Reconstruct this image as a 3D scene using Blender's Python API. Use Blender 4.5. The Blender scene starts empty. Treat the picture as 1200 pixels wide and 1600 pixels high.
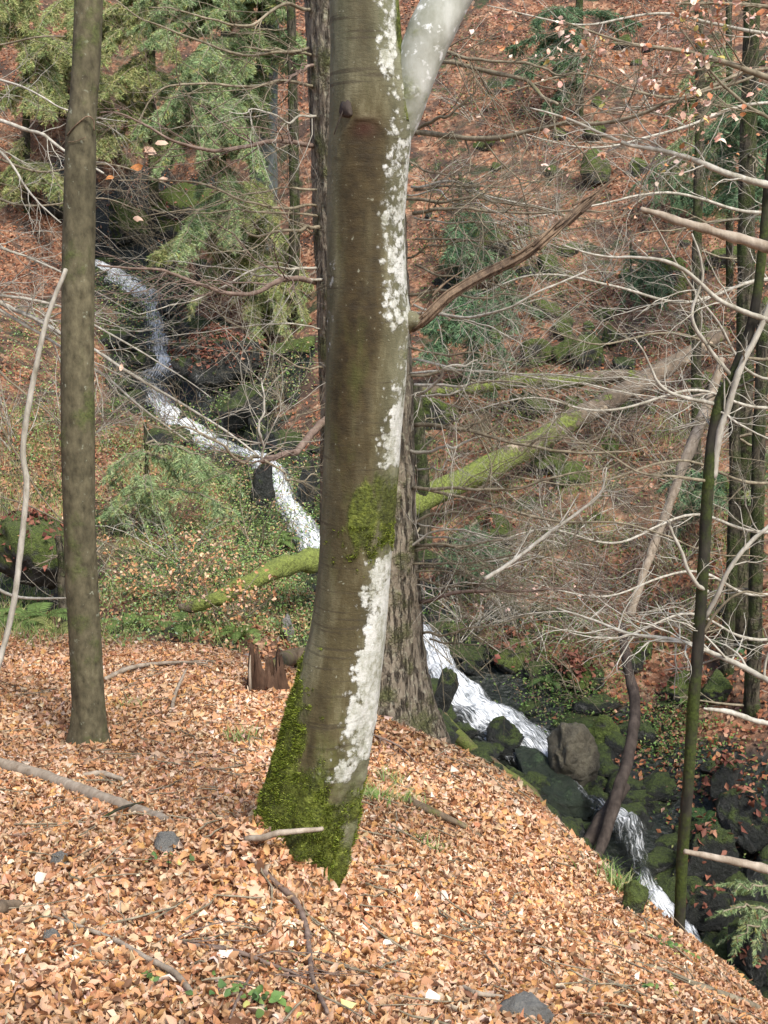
import bpy, math, random, time
import numpy as np
from mathutils import Vector
T0 = time.time()
rng = np.random.default_rng(7); random.seed(7)
C = bpy.context.scene.collection
R = math.radians
# ------------------------------------------------------------------ camera model
F = 1931.0; PITCH = R(12); CP, SP = math.cos(PITCH), math.sin(PITCH)
def ray(u, v):
    dx = (u-600)/F; dz = -(v-800)/F
    return np.array([dx, CP+dz*SP, -SP+dz*CP])
def P(u, v, Y):
    d = ray(u, v); return d*(Y/d[1])
def px(u, v, Y):                       # metres per photo pixel there
    return Y/ray(u, v)[1]/F
# ------------------------------------------------------------------ noise
def _h(ix, iy, iz):
    n = (ix*374761393 + iy*668265263 + iz*2147483647*3) & 0xffffffff
    n = ((n ^ (n >> 13))*1274126177) & 0xffffffff
    n = (n ^ (n >> 16)) & 0xffffff
    return n/16777215.0
def vnoise(p):
    p = np.asarray(p, float); i = np.floor(p).astype(np.int64); f = p-i; f = f*f*(3-2*f)
    r = 0
    for a in (0, 1):
        wa = f[..., 0] if a else 1-f[..., 0]
        for b in (0, 1):
            wb = f[..., 1] if b else 1-f[..., 1]
            for c in (0, 1):
                wc = f[..., 2] if c else 1-f[..., 2]
                r = r+wa*wb*wc*_h(i[..., 0]+a, i[..., 1]+b, i[..., 2]+c)
    return r*2-1
def fbm(p, o=4):
    p = np.asarray(p, float); s = 0; a = 1.0; t = 0
    for k in range(o):
        s = s+a*vnoise(p*(2**k)+k*17.3); t += a; a *= .5
    return s/t
# ------------------------------------------------------------------ terrain
CREEK = [  # u, v, Y, half-width m
 (120,395,27,.26),(175,425,25.6,.34),(215,452,24.6,.46),(240,482,24.0,.26),(250,545,22.6,.24),(252,568,22.2,.34),(238,600,21.6,.30),(262,640,20.8,.30),(310,680,19.4,.30),
 (370,708,18.0,.26),(412,722,16.9,.24),(440,770,16.0,.22),(470,815,15.4,.24),(500,860,14.8,.26),(580,925,13.6,.25),(650,985,12.6,.22),
 (690,1040,12.0,.24),(735,1095,11.5,.32),(785,1130,11.2,.42),(840,1175,10.8,.30),(890,1222,10.4,.11),(928,1262,10.0,.08),(975,1282,9.8,.16),
 (992,1320,9.5,.10),(1003,1362,9.2,.10),(1025,1410,8.9,.16),(1060,1448,8.6,.13),(1095,1490,8.2,.09),(1125,1530,7.8,.08),(1180,1640,7.0,.12),(1300,1800,6.0,.2)]
CK = np.array([P(u, v, Y) for u, v, Y, w in CREEK]); CW = np.array([c[3] for c in CREEK])
VIS = [  # visible ground: u, v, Y
 (0,1600,2.3),(300,1600,2.4),(600,1600,2.6),(900,1600,2.95),(1200,1600,3.6),(0,1450,3.0),(300,1400,3.3),(620,1450,3.6),(900,1500,3.75),(1060,1540,3.9),
 (0,1300,4.1),(200,1290,4.1),(385,1288,3.75),(405,1296,3.62),(440,1340,3.54),(480,1390,3.47),(522,1430,3.44),(560,1370,3.9),(575,1290,4.5),(330,1290,4.0),
 (800,1380,4.7),(140,1165,6.0),(300,1200,5.3),(400,1150,6.0),(0,1150,6.2),(600,1180,6.1),(0,1060,7.6),
 (0,995,8.9),(150,1000,8.9),(300,1015,8.7),(400,1035,8.4),(470,1060,7.6),(620,1135,6.7),(700,1168,6.5),(770,1205,6.4),(830,1250,6.15),(890,1310,5.9),(950,1370,5.6),
 (1030,1440,5.3),(1100,1490,5.05),(1200,1582,4.7),(900,1400,5.0),
 # left bank behind the crest
 (60,940,12.5),(180,940,12.0),(300,985,10.8),(400,970,11.2),(400,900,12.8),(300,860,13.8),(150,850,14.2),(300,760,15.6),(100,720,16.2),(200,640,18.2),(60,560,20),(150,500,22.3),
 (30,430,23.5),(60,300,25.5),(100,150,28),(100,20,30.5),(-150,800,14.5),(-200,400,23),(-200,100,28),
 # right of the upper falls
 (330,530,21.4),(330,600,21.6),(300,500,23),(300,420,25.5),(420,560,20.3),(450,660,18.2),(470,720,17.2),(430,450,22.8),(430,300,25.5),(350,150,28),(430,20,30),(250,20,30.5),(290,590,21.9),(400,610,20.5),
 # far bank
 (560,800,15.5),(570,700,17),(560,500,20),(560,250,25),(560,20,29.5),
 (720,980,12.9),(830,1080,11.9),(900,1000,12.6),(1060,1000,12.3),(1200,980,12.0),(930,1150,11.2),(1010,1220,10.6),(1110,1200,10.6),(1200,1160,10.6),
 (1110,1330,9.7),(1200,1330,9.3),(1180,1480,8.5),(1150,1420,8.9),
 (700,860,14.2),(900,850,14.0),(1100,850,13.6),(1200,850,13.2),(700,700,16.4),(900,700,16),(1150,700,15.3),(700,560,18.8),(950,540,18.5),(1200,520,17.7),
 (700,400,21.6),(950,400,21.2),(1200,380,20.2),(700,250,24.3),(950,250,23.8),(1200,230,22.8),(700,60,28),(1000,40,27.5),(1200,20,26.5),(1500,500,17),(1500,900,12),(1500,200,21)]
WLD = [(1.0,7.6,-4.0),(.9,7.0,-3.7),(1.5,6.9,-4.2),(1.9,6.2,-4.4),(2.2,5.6,-4.5),(.5,8.3,-3.7),(1.3,8.6,-4.6),(2.0,7.6,-5.2),(0,9.3,-3.7),(0,10.6,-4.0),(1.0,9.6,-4.45),
 (-1,10.2,-3.75),(-2.5,10.6,-3.75),(-4.2,10.8,-3.7),(-.9,11.8,-3.9),(2.6,4.6,-4.4),(3.4,3.6,-4.7),(4,0,-5.2),(0,-4,-1.3),(0,0,-1.55),(-1.2,0,-1.1),(-5,0,.6),(1.6,1.5,-2.2),(-6,5,-.5),(-5,9,-2.0),(-9,9,-.5),(-12,16,1),
 (8,10,-3.0),(9,15,.5),(12,22,6),(0,40,16),(-14,38,17),(14,38,17),(7,5,-4.5),(-10,0,3),(10,0,-3)]
CTRL = np.array([P(*a) for a in VIS]+[np.array(a) for a in WLD]+[CK[i]-np.array([0,0,.12]) for i in range(len(CK))])
def _phi(d2): return np.sqrt(d2+.12)
def _fit():
    X = CTRL[:, :2]; n = len(X)
    A = np.zeros((n+3, n+3)); A[:n, :n] = _phi(((X[:, None]-X[None])**2).sum(-1))-np.eye(n)*.03
    A[:n, n] = 1; A[:n, n+1:] = X; A[n, :n] = 1; A[n+1:, :n] = X.T
    b = np.zeros(n+3); b[:n] = CTRL[:, 2]
    return np.linalg.solve(A, b)
_w = _fit()
# smooth creek
def catmull(pts, n):
    pts = np.asarray(pts, float); m = len(pts)
    q = np.vstack([2*pts[0]-pts[1], pts, 2*pts[-1]-pts[-2]])
    t = np.linspace(0, m-1-1e-9, n); i = t.astype(int); f = (t-i)[:, None]
    a, b, c, d = q[i], q[i+1], q[i+2], q[i+3]
    return .5*((2*b)+(c-a)*f+(2*a-5*b+4*c-d)*f*f+(3*b-a-3*c+d)*f**3)
CS = catmull(np.column_stack([CK, CW]), 260)
def creekdist(x, y):
    best = np.full(x.shape, 1e9); w = np.zeros(x.shape); zc = np.zeros(x.shape)
    for k in range(0, 260, 3):
        d = (x-CS[k, 0])**2+(y-CS[k, 1])**2; m = d < best
        best = np.where(m, d, best); w = np.where(m, CS[k, 3], w); zc = np.where(m, CS[k, 2], zc)
    return np.sqrt(best), w, zc
def hz(x, y):
    x = np.asarray(x, float); y = np.asarray(y, float); sh = x.shape; x = x.ravel(); y = y.ravel()
    out = np.zeros(x.shape)
    for s in range(0, len(x), 100000):
        xx = x[s:s+100000]; yy = y[s:s+100000]
        d = (xx[:, None]-CTRL[None, :, 0])**2+(yy[:, None]-CTRL[None, :, 1])**2
        z = _phi(d)@_w[:len(CTRL)]+_w[-3]+_w[-2]*xx+_w[-1]*yy
        far = np.clip((yy-8.5)/3, 0, 1)
        p = np.column_stack([xx, yy, np.zeros_like(xx)])
        cd, cw, zc = creekdist(xx, yy)
        near = np.clip(1-cd/1.6, 0, 1)
        z = z+.035*fbm(p*.9+3, 3)*(1-far)+far*(.22*fbm(p*.8+9, 4)*(1-near*.6))
        # rocky steps close to the creek
        rk = near*np.clip((yy-6)/2, 0, 1)
        q = z*3.2+fbm(p*1.3, 2)*1.2
        z = z+rk*.10*(np.floor(q)+np.clip((q-np.floor(q))*4, 0, 1)-q-.4)
        z = np.where(cd < cw*1.5, np.minimum(z, zc-.03-.10*np.clip(1-cd/(cw*1.5), 0, 1)), z)
        out[s:s+100000] = z
    return out.reshape(sh)
def G(u, v, y0=1.5, y1=45):            # where the ray through a photo point meets the ground
    d = ray(u, v); d = d/d[1]; ys = np.linspace(y0, y1, 900)
    z = hz(d[0]*ys, ys); k = np.argmax(d[2]*ys <= z)
    if k == 0: k = len(ys)-1
    a, b = ys[k-1], ys[k]
    yy = np.linspace(a, b, 12); z = hz(d[0]*yy, yy); j = np.argmax(d[2]*yy <= z); yv = yy[j]
    return np.array([d[0]*yv, yv, float(hz(np.array([d[0]*yv]), np.array([yv]))[0])])
def normals(x, y, e=.04):
    zx = (hz(x+e, y)-hz(x-e, y))/(2*e); zy = (hz(x, y+e)-hz(x, y-e))/(2*e)
    n = np.column_stack([-zx, -zy, np.ones_like(zx)]); return n/np.linalg.norm(n, axis=1)[:, None]
# ------------------------------------------------------------------ mesh builder
class MB:
    def __init__(s): s.v = []; s.f = []; s.a = {}; s.n = 0; s.mi = []
    def add(s, v, f, m=0, **att):
        v = np.asarray(v, float).reshape(-1, 3); s.v.append(v)
        fl = f if isinstance(f, list) else [f]
        for q in fl:
            q = np.asarray(q, int)
            if len(q): s.f.append(q+s.n); s.mi.append(np.full(len(q), m))
        for k, val in att.items():
            s.a.setdefault(k, []).append((s.n, np.asarray(val, float)))
        s.n += len(v)
    def build(s, name, mats, parent=None, smooth=True, **tags):
        v = np.vstack(s.v)
        off = np.zeros(3) if parent is None else np.array(parent['_w'] if '_w' in parent else parent.parent['_w'])
        if parent is None: loc = np.zeros(3)
        me = bpy.data.meshes.new(name)
        me.vertices.add(len(v)); me.vertices.foreach_set('co', (v-off).astype(np.float32).ravel())
        ls = np.concatenate([np.full(len(q), q.shape[1]) for q in s.f]); li = np.concatenate([q.ravel() for q in s.f])
        me.loops.add(len(li)); me.loops.foreach_set('vertex_index', li.astype(np.int32))
        st = np.concatenate([[0], np.cumsum(ls)[:-1]])
        me.polygons.add(len(ls)); me.polygons.foreach_set('loop_start', st.astype(np.int32)); me.polygons.foreach_set('loop_total', ls.astype(np.int32))
        me.polygons.foreach_set('use_smooth', np.full(len(ls), smooth))
        mats = mats if isinstance(mats, (list, tuple)) else [mats]
        for m in mats: me.materials.append(m)
        me.polygons.foreach_set('material_index', np.concatenate(s.mi).astype(np.int32))
        for k, lst in s.a.items():
            if lst[0][1].ndim == 2:
                arr = np.ones((len(v), 4), np.float32); at = me.attributes.new(k, 'FLOAT_COLOR', 'POINT')
                for n0, val in lst: arr[n0:n0+len(val), :val.shape[1]] = val
                at.data.foreach_set('color', arr.ravel())
            else:
                arr = np.zeros(len(v), np.float32); at = me.attributes.new(k, 'FLOAT', 'POINT')
                for n0, val in lst: arr[n0:n0+len(val)] = val
                at.data.foreach_set('value', arr)
        me.update(calc_edges=True); me.validate()
        o = bpy.data.objects.new(name, me); C.objects.link(o)
        if parent is not None: o.parent = parent
        for k, val in tags.items(): o[k] = val
        return o
ROOTS = []
def thing(name, label, cat, loc, group=None):
    o = bpy.data.objects.new(name, None); C.objects.link(o); o.location = [float(q) for q in loc]
    o.empty_display_size = .1
    o['label'] = label; o['category'] = cat
    if group: o['group'] = group
    o['_w'] = [float(q) for q in loc]; ROOTS.append(o)
    return o
def solo(mb, name, mats, label, cat, group=None, smooth=True, loc=None):
    """a thing that is one mesh, with its origin at its base"""
    v = np.vstack(mb.v)
    if loc is None: loc = np.array([v[:, 0].mean(), v[:, 1].mean(), v[:, 2].min()])
    mb.v = [v-loc]
    o = mb.build(name, mats, None, smooth); o.location = [float(q) for q in loc]
    o['label'] = label; o['category'] = cat
    if group: o['group'] = group
    return o
def nrm(v): return v/(np.linalg.norm(v)+1e-12)
def frames(p):
    t = np.gradient(p, axis=0); t = t/(np.linalg.norm(t, axis=1)[:, None]+1e-12)
    a = np.array([0, -1., 0]) if abs(t[0][1]) < .9 else np.array([1., 0, 0])
    n = []; c = nrm(np.cross(np.cross(t[0], a), t[0]))
    for k in range(len(p)):
        c = nrm(c-t[k]*np.dot(c, t[k])); n.append(c)
    n = np.array(n); return t, n, np.cross(t, n)
def tube(mb, p, r, k=6, rough=0., seed=0, cap=True, m=0, flat=None, nfreq=1.0, **att):
    p = np.asarray(p, float); n = len(p); r = np.broadcast_to(np.asarray(r, float), (n,)).copy()
    t, a, b = frames(p); th = np.linspace(0, 2*np.pi, k, endpoint=False)
    rr = np.repeat(r[:, None], k, 1)
    if rough > 0:
        L = np.concatenate([[0], np.cumsum(np.linalg.norm(np.diff(p, axis=0), axis=1))])
        sc = nfreq/max(r.mean(), 1e-4)
        q = np.stack([np.cos(th)[None]*.9+np.zeros((n, 1))+seed*7.1, np.sin(th)[None]*.9+np.zeros((n, 1))+seed, (L*sc*.45)[:, None]+np.zeros((1, k))], -1)
        rr = rr*(1+rough*fbm(q, 3)*1.6)
    v = p[:, None]+rr[..., None]*(np.cos(th)[None, :, None]*a[:, None]+np.sin(th)[None, :, None]*b[:, None])
    v = v.reshape(-1, 3)
    i = np.arange(n-1)[:, None]*k; j = np.arange(k)[None]; j2 = (j+1) % k
    f = np.stack([i+j, i+j2, i+k+j2, i+k+j], -1).reshape(-1, 4)
    fs = [f]
    if cap:
        v = np.vstack([v, p[0]-t[0]*r[0]*.3, p[-1]+t[-1]*r[-1]*.5]); jj = np.arange(k)
        fs.append(np.stack([jj*0+n*k, (jj+1) % k, jj], -1)); e = (n-1)*k
        fs.append(np.stack([jj*0+n*k+1, e+jj, e+(jj+1) % k], -1))
    at = {q: np.full(len(v), float(w)) for q, w in att.items() if np.isscalar(w)}
    mb.add(v, fs, m, **at)
    return v
def pxpath(pts, n=None, jit=0.0, seed=0):
    """photo points with distance -> smooth world path"""
    p = np.array([P(u, v, Y) for u, v, Y in pts]); n = n or max(8, len(pts)*6)
    q = catmull(p, n)
    if jit > 0:
        s = np.linspace(0, 3.5, n); z = np.zeros(n)
        q = q+jit*np.column_stack([fbm(np.column_stack([s*1.3, z+seed, z]), 3), fbm(np.column_stack([s*1.3, z+seed+5, z+3]), 3), fbm(np.column_stack([s*1.3, z+seed+9, z+7]), 3)])
    return q
def twig(mb, p0, d, L, r, lvl, g, sag=0., wig=.25, k=4, kids=5, ends=None, m=0, spread=.8, up=0.):
    n = max(4, int(6+lvl*2)); p = [np.array(p0, float)]; d = nrm(np.array(d, float)); st = L/(n-1)
    ds = [d]
    for i in range(n-1):
        d = nrm(d+g.normal(0, wig, 3)/math.sqrt(n)*1.6+np.array([0, 0, up-sag])/n); p.append(p[-1]+d*st); ds.append(d)
    p = np.array(p); rad = r*np.linspace(1, .3, n)
    tube(mb, p, rad, k if lvl > 0 else 3, cap=False, m=m)
    if ends is not None: ends.append((p[-1], d))
    if lvl > 0:
        for j in range(kids):
            f = g.uniform(.2, .95); i = int(f*(n-1)); dd = ds[i]
            s = nrm(np.cross(dd, g.normal(0, 1, 3))); ang = g.uniform(.45, 1.05)*spread
            nd = nrm(dd*math.cos(ang)+s*math.sin(ang))
            twig(mb, p[i], nd, L*g.uniform(.3, .6)*(1.1-f*.5), rad[i]*.6, lvl-1, g, sag, wig, k, max(2, kids-1), ends, m, spread, up)
# ------------------------------------------------------------------ materials
def mat(name):
    m = bpy.data.materials.new(name); m.use_nodes = True; nt = m.node_tree; nt.nodes.clear()
    o = nt.nodes.new('ShaderNodeOutputMaterial'); b = nt.nodes.new('ShaderNodeBsdfPrincipled')
    nt.links.new(b.outputs[0], o.inputs[0]); return m, nt, b, o
class N:
    def __init__(s, nt): s.nt = nt
    def new(s, t, **kw):
        n = s.nt.nodes.new(t)
        for k, v in kw.items(): setattr(n, k, v)
        return n
    def link(s, a, b): s.nt.links.new(a, b)
    def coord(s, scale=(1, 1, 1), kind='Object'):
        c = s.new('ShaderNodeTexCoord'); m = s.new('ShaderNodeMapping'); m.inputs['Scale'].default_value = scale
        s.link(c.outputs[kind], m.inputs[0]); return m.outputs[0]
    def noise(s, vec, sc, det=4, rough=.55, out='Fac'):
        n = s.new('ShaderNodeTexNoise'); n.inputs['Scale'].default_value = sc; n.inputs['Detail'].default_value = det; n.inputs['Roughness'].default_value = rough
        s.link(vec, n.inputs['Vector']); return n.outputs[out]
    def vor(s, vec, sc, feat='F1', out='Distance'):
        n = s.new('ShaderNodeTexVoronoi'); n.feature = feat; n.inputs['Scale'].default_value = sc; s.link(vec, n.inputs['Vector']); return n.outputs[out]
    def ramp(s, fac, stops, interp='LINEAR'):
        n = s.new('ShaderNodeValToRGB'); n.color_ramp.interpolation = interp; e = n.color_ramp.elements
        while len(e) < len(stops): e.new(.5)
        for q, (p, c) in zip(e, stops):
            q.position = p; q.color = (*c, 1) if len(c) == 3 else c
        s.link(fac, n.inputs[0]); return n.outputs[0]
    def mix(s, f, a, b, mode='MIX'):
        n = s.new('ShaderNodeMix', data_type='RGBA', blend_type=mode)
        for inp, val in ((n.inputs[0], f), (n.inputs[6], a), (n.inputs[7], b)):
            if hasattr(val, 'is_linked') or isinstance(val, bpy.types.NodeSocket): s.link(val, inp)
            elif isinstance(val, (tuple, list)): inp.default_value = (*val, 1) if len(val) == 3 else val
            else: inp.default_value = val
        return n.outputs[2]
    def math(s, op, a, b=0., c=None, clamp=False):
        n = s.new('ShaderNodeMath', operation=op, use_clamp=clamp)
        for inp, val in zip(n.inputs, (a, b, c)):
            if val is None: continue
            if isinstance(val, bpy.types.NodeSocket): s.link(val, inp)
            else: inp.default_value = val
        return n.outputs[0]
    def sstep(s, x, a, b):
        n = s.new('ShaderNodeMapRange', interpolation_type='SMOOTHSTEP'); s.link(x, n.inputs[0])
        n.inputs[1].default_value = a; n.inputs[2].default_value = b; return n.outputs[0]
    def attr(s, name, out='Fac'):
        n = s.new('ShaderNodeAttribute', attribute_name=name); return n.outputs[out]
    def bump(s, h, strength=.5, dist=.01, prev=None):
        n = s.new('ShaderNodeBump'); n.inputs['Strength'].default_value = strength; n.inputs['Distance'].default_value = dist
        s.link(h, n.inputs['Height'])
        if prev is not None: s.link(prev, n.inputs['Normal'])
        return n.outputs[0]
def bark(name, dark, light, stretch=.25, sc=22, moss=0., mosscol=(.07, .10, .012), bump=.6, dist=.01, lichen=0., lichcol=(.42, .43, .36), rough=.85, cracks=False):
    m, nt, b, o = mat(name); n = N(nt); v = n.coord((1, 1, stretch)); vo = n.coord()
    a = n.noise(v, sc, 6, .65); col = n.ramp(a, [(.3, dark), (.7, light)])
    big = n.noise(vo, 3.2, 3); col = n.mix(n.sstep(big, .35, .75), col, n.mix(.5, col, dark))
    h = a
    if cracks:
        w = n.noise(n.coord((1, 1, .16)), sc*1.5, 5, .75); cr = n.sstep(w, .33, .50); col = n.mix(cr, tuple(q*.45 for q in dark), col)
        h = n.math('ADD', n.math('MULTIPLY', a, .5), cr)
    if lichen > 0:
        l = n.sstep(n.noise(vo, 26, 5, .6), 1-lichen-.04, 1-lichen+.04); col = n.mix(l, col, lichcol)
    if moss > 0:
        q = n.noise(vo, 5, 5, .65); mm = n.sstep(q, 1-moss-.1, 1-moss+.1); mc = n.ramp(n.noise(vo, 70, 3), [(.3, tuple(x*.5 for x in mosscol)), (.75, tuple(x*1.5 for x in mosscol))]); col = n.mix(mm, col, mc)
        h = n.math('ADD', h, n.math('MULTIPLY', mm, n.noise(vo, 90, 3)))
    n.link(col, b.inputs['Base Color']); b.inputs['Roughness'].default_value = rough; b.inputs['Specular IOR Level'].default_value = .25
    n.link(n.bump(h, bump, dist), b.inputs['Normal']); return m
def logmat(name, dark, light, mosscol):
    m, nt, b, o = mat(name); n = N(nt); vo = n.coord(); a = n.noise(n.coord((1, 1, 1)), 9, 7, .7)
    col = n.ramp(a, [(.3, dark), (.7, light)]); pal = n.sstep(n.noise(vo, 3.5, 4), .60, .66); col = n.mix(pal, col, (.40, .32, .22))
    q = n.math('ADD', n.attr('mo'), n.math('MULTIPLY', n.math('SUBTRACT', n.noise(vo, 4, 7, .75), .5), 2.4)); mm = n.sstep(q, .40, .62)
    mc = n.ramp(n.noise(vo, 30, 5, .7), [(.28, tuple(x*.3 for x in mosscol)), (.5, mosscol), (.75, tuple(x*1.7 for x in mosscol))]); col = n.mix(mm, col, mc)
    n.link(col, b.inputs['Base Color']); b.inputs['Roughness'].default_value = .9
    n.link(n.bump(n.math('ADD', a, n.math('MULTIPLY', mm, n.noise(vo, 45, 4))), .9, .03), b.inputs['Normal']); return m
def colmat(name, rough=.7, trans=.0, spec=.3, attr='col'):
    m, nt, b, o = mat(name); n = N(nt); c = n.attr(attr, 'Color')
    c2 = n.mix(n.math('MULTIPLY', n.noise(n.coord(), 90, 3), .5), c, (.5, .5, .5), 'OVERLAY')
    n.link(c2, b.inputs['Base Color']); b.inputs['Roughness'].default_value = rough; b.inputs['Specular IOR Level'].default_value = spec
    if trans > 0:
        t = n.new('ShaderNodeBsdfTranslucent'); n.link(c2, t.inputs[0]); mx = n.new('ShaderNodeMixShader'); mx.inputs[0].default_value = trans
        n.link(b.outputs[0], mx.inputs[1]); n.link(t.outputs[0], mx.inputs[2]); n.link(mx.outputs[0], o.inputs[0])
    return m
def ground_mat():
    m, nt, b, o = mat('forest_floor'); n = N(nt); v = n.coord()
    vc = n.new('ShaderNodeTexVoronoi'); vc.inputs['Scale'].default_value = 17; n.link(v, vc.inputs['Vector'])
    leaf = n.ramp(n.new('ShaderNodeSeparateColor').outputs[0], [(0, (.1, .04, .02)), (1, (.1, .04, .02))])
    sp = n.new('ShaderNodeSeparateColor'); n.link(vc.outputs['Color'], sp.inputs[0])
    leaf = n.ramp(sp.outputs[0], [(0, (.10, .045, .02)), (.35, (.22, .095, .045)), (.7, (.30, .15, .08)), (1, (.40, .25, .15))])
    soil = n.ramp(n.noise(v, 9, 6, .7), [(.3, (.025, .017, .011)), (.7, (.09, .05, .03))])
    c = n.mix(n.sstep(n.noise(v, 2.3, 5, .6), .38, .62), soil, leaf)
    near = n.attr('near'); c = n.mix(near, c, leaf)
    mo = n.sstep(n.math('ADD', n.noise(v, 1.7, 6, .65), n.math('MULTIPLY', n.attr('green'), .5)), .60, .70)
    mc = n.ramp(n.noise(v, 14, 5, .7), [(.3, (.010, .014, .005)), (.75, (.055, .065, .018))]); c = n.mix(mo, c, mc)
    wet = n.sstep(n.math('ADD', n.attr('wet'), n.math('MULTIPLY', n.noise(v, 4, 4), .5)), .6, .85)  # damp creek rock, and the painted dark of shaded hollows
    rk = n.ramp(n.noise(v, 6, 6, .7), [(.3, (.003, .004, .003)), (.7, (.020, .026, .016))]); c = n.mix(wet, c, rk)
    n.link(c, b.inputs['Base Color']); n.link(n.ramp(wet, [(0, (.9,)*3), (1, (.38,)*3)]), b.inputs['Roughness'])
    hb = n.math('ADD', n.noise(v, 7, 8, .7), n.math('MULTIPLY', vc.outputs['Distance'], .4))
    n.link(n.bump(hb, .8, .05), b.inputs['Normal']); return m
def rock_mat(name, dark=(.02, .022, .018), light=(.11, .11, .09), moss=.5, rough=.6, mcol=(.06, .085, .014), litter=0.):
    m, nt, b, o = mat(name); n = N(nt); v = n.coord()
    c = n.ramp(n.noise(v, 7, 8, .7), [(.3, dark), (.72, light)])
    g = n.new('ShaderNodeNewGeometry'); sx = n.new('ShaderNodeSeparateXYZ'); n.link(g.outputs['Normal'], sx.inputs[0])
    t = n.math('ADD', n.math('MULTIPLY', sx.outputs[2], .35), n.noise(v, 5, 6, .7)); mm = n.sstep(t, 1.05-moss*.7, 1.2-moss*.7)
    mc = n.ramp(n.noise(v, 35, 4, .7), [(.3, tuple(q*.35 for q in mcol)), (.75, tuple(q*1.5 for q in mcol))]); c = n.mix(mm, c, mc)
    n.link(c, b.inputs['Base Color']); n.link(n.ramp(mm, [(0, (rough,)*3), (1, (.95,)*3)]), b.inputs['Roughness'])
    n.link(n.bump(n.math('ADD', n.math('ADD', n.noise(v, 10, 8, .8), n.math('MULTIPLY', n.vor(v, 9, 'DISTANCE_TO_EDGE'), .6)), n.math('MULTIPLY', n.math('MULTIPLY', mm, n.noise(v, 60, 3)), .6)), 1.0, .06), b.inputs['Normal']); return m
def beech_mat():
    m, nt, b, o = mat('beech_bark'); n = N(nt); v = n.coord((1, 1, .35)); vo = n.coord()
    a = n.noise(v, 11, 8, .68)
    col = n.ramp(a, [(.30, (.036, .028, .012)), (.5, (.082, .066, .029)), (.68, (.18, .16, .088))])
    side = n.attr('side')            # paler grey-green towards both edges and the top of the trunk
    col = n.mix(n.math('MULTIPLY', side, .75), col, n.ramp(a, [(.3, (.09, .096, .052)), (.7, (.25, .25, .165))]))
    st = n.math('MULTIPLY', n.attr('stain'), n.sstep(n.noise(n.coord((1, 1, .2)), 9, 4), .15, .50))  # wet bark stain together with shading painted on the trunk's middle
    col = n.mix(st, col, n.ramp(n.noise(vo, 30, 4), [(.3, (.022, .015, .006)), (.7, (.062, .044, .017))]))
    col = n.mix(n.attr('red'), col, (.045, .015, .008))
    gm = n.sstep(n.noise(n.coord((1, 1, .3)), 6, 5, .7), .5, .68); col = n.mix(n.math('MULTIPLY', gm, .5), col, (.085, .095, .022))
    # horizontal fine marks of beech bark
    hl = n.sstep(n.noise(n.coord((3.0, 3.0, 60)), 1.0, 2), .60, .68); col = n.mix(n.math('MULTIPLY', hl, .6), col, (.045, .035, .02))
    # freckles of pale lichen
    fr = n.sstep(n.noise(vo, 60, 3, .5), .68, .74); col = n.mix(n.math('MULTIPLY', fr, .6), col, (.33, .33, .24))
    l = n.math('ADD', n.attr('lichen'), n.math('MULTIPLY', n.math('SUBTRACT', n.noise(vo, 19, 7, .75), .5), 1.9))
    bl = n.vor(vo, 42); l = n.math('ADD', l, n.math('MULTIPLY', n.math('SUBTRACT', .4, bl), .55)); lm = n.math('MULTIPLY', n.sstep(l, .42, .66), .94)
    lc = n.ramp(n.math('ADD', n.math('MULTIPLY', n.noise(vo, 38, 8, .8), .5), n.math('MULTIPLY', n.noise(n.coord((1, 1, .6)), 11, 6, .75), .5)), [(.36, (.13, .135, .075)), (.45, (.33, .33, .26)), (.53, (.52, .52, .46)), (.66, (.68, .68, .63))])
    col = n.mix(lm, col, lc)
    q = n.math('ADD', n.attr('moss'), n.math('MULTIPLY', n.math('SUBTRACT', n.noise(n.coord((1, 1, .6)), 16, 6, .7), .5), 1.5)); mm = n.sstep(q, .30, .72)
    mc = n.ramp(n.noise(vo, 75, 4, .7), [(.3, (.028, .034, .006)), (.5, (.095, .115, .016)), (.72, (.22, .25, .045))]); mc = n.mix(n.sstep(n.noise(n.coord((1, 1, .45)), 9, 5, .7), .42, .60), n.mix(.6, mc, (.018, .018, .006)), mc); col = n.mix(mm, col, mc)
    n.link(col, b.inputs['Base Color']); b.inputs['Roughness'].default_value = .75; b.inputs['Specular IOR Level'].default_value = .25
    h = n.math('ADD', n.math('ADD', n.math('MULTIPLY', a, .35), n.math('MULTIPLY', lm, .25)), n.math('MULTIPLY', mm, n.math('MULTIPLY', n.noise(vo, 110, 4), 1.2)))
    h = n.math('ADD', h, n.math('MULTIPLY', n.noise(n.coord((1, 1, 2.2)), 55, 6, .75), .5)); n.link(n.bump(h, .8, .010), b.inputs['Normal']); return m
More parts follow.
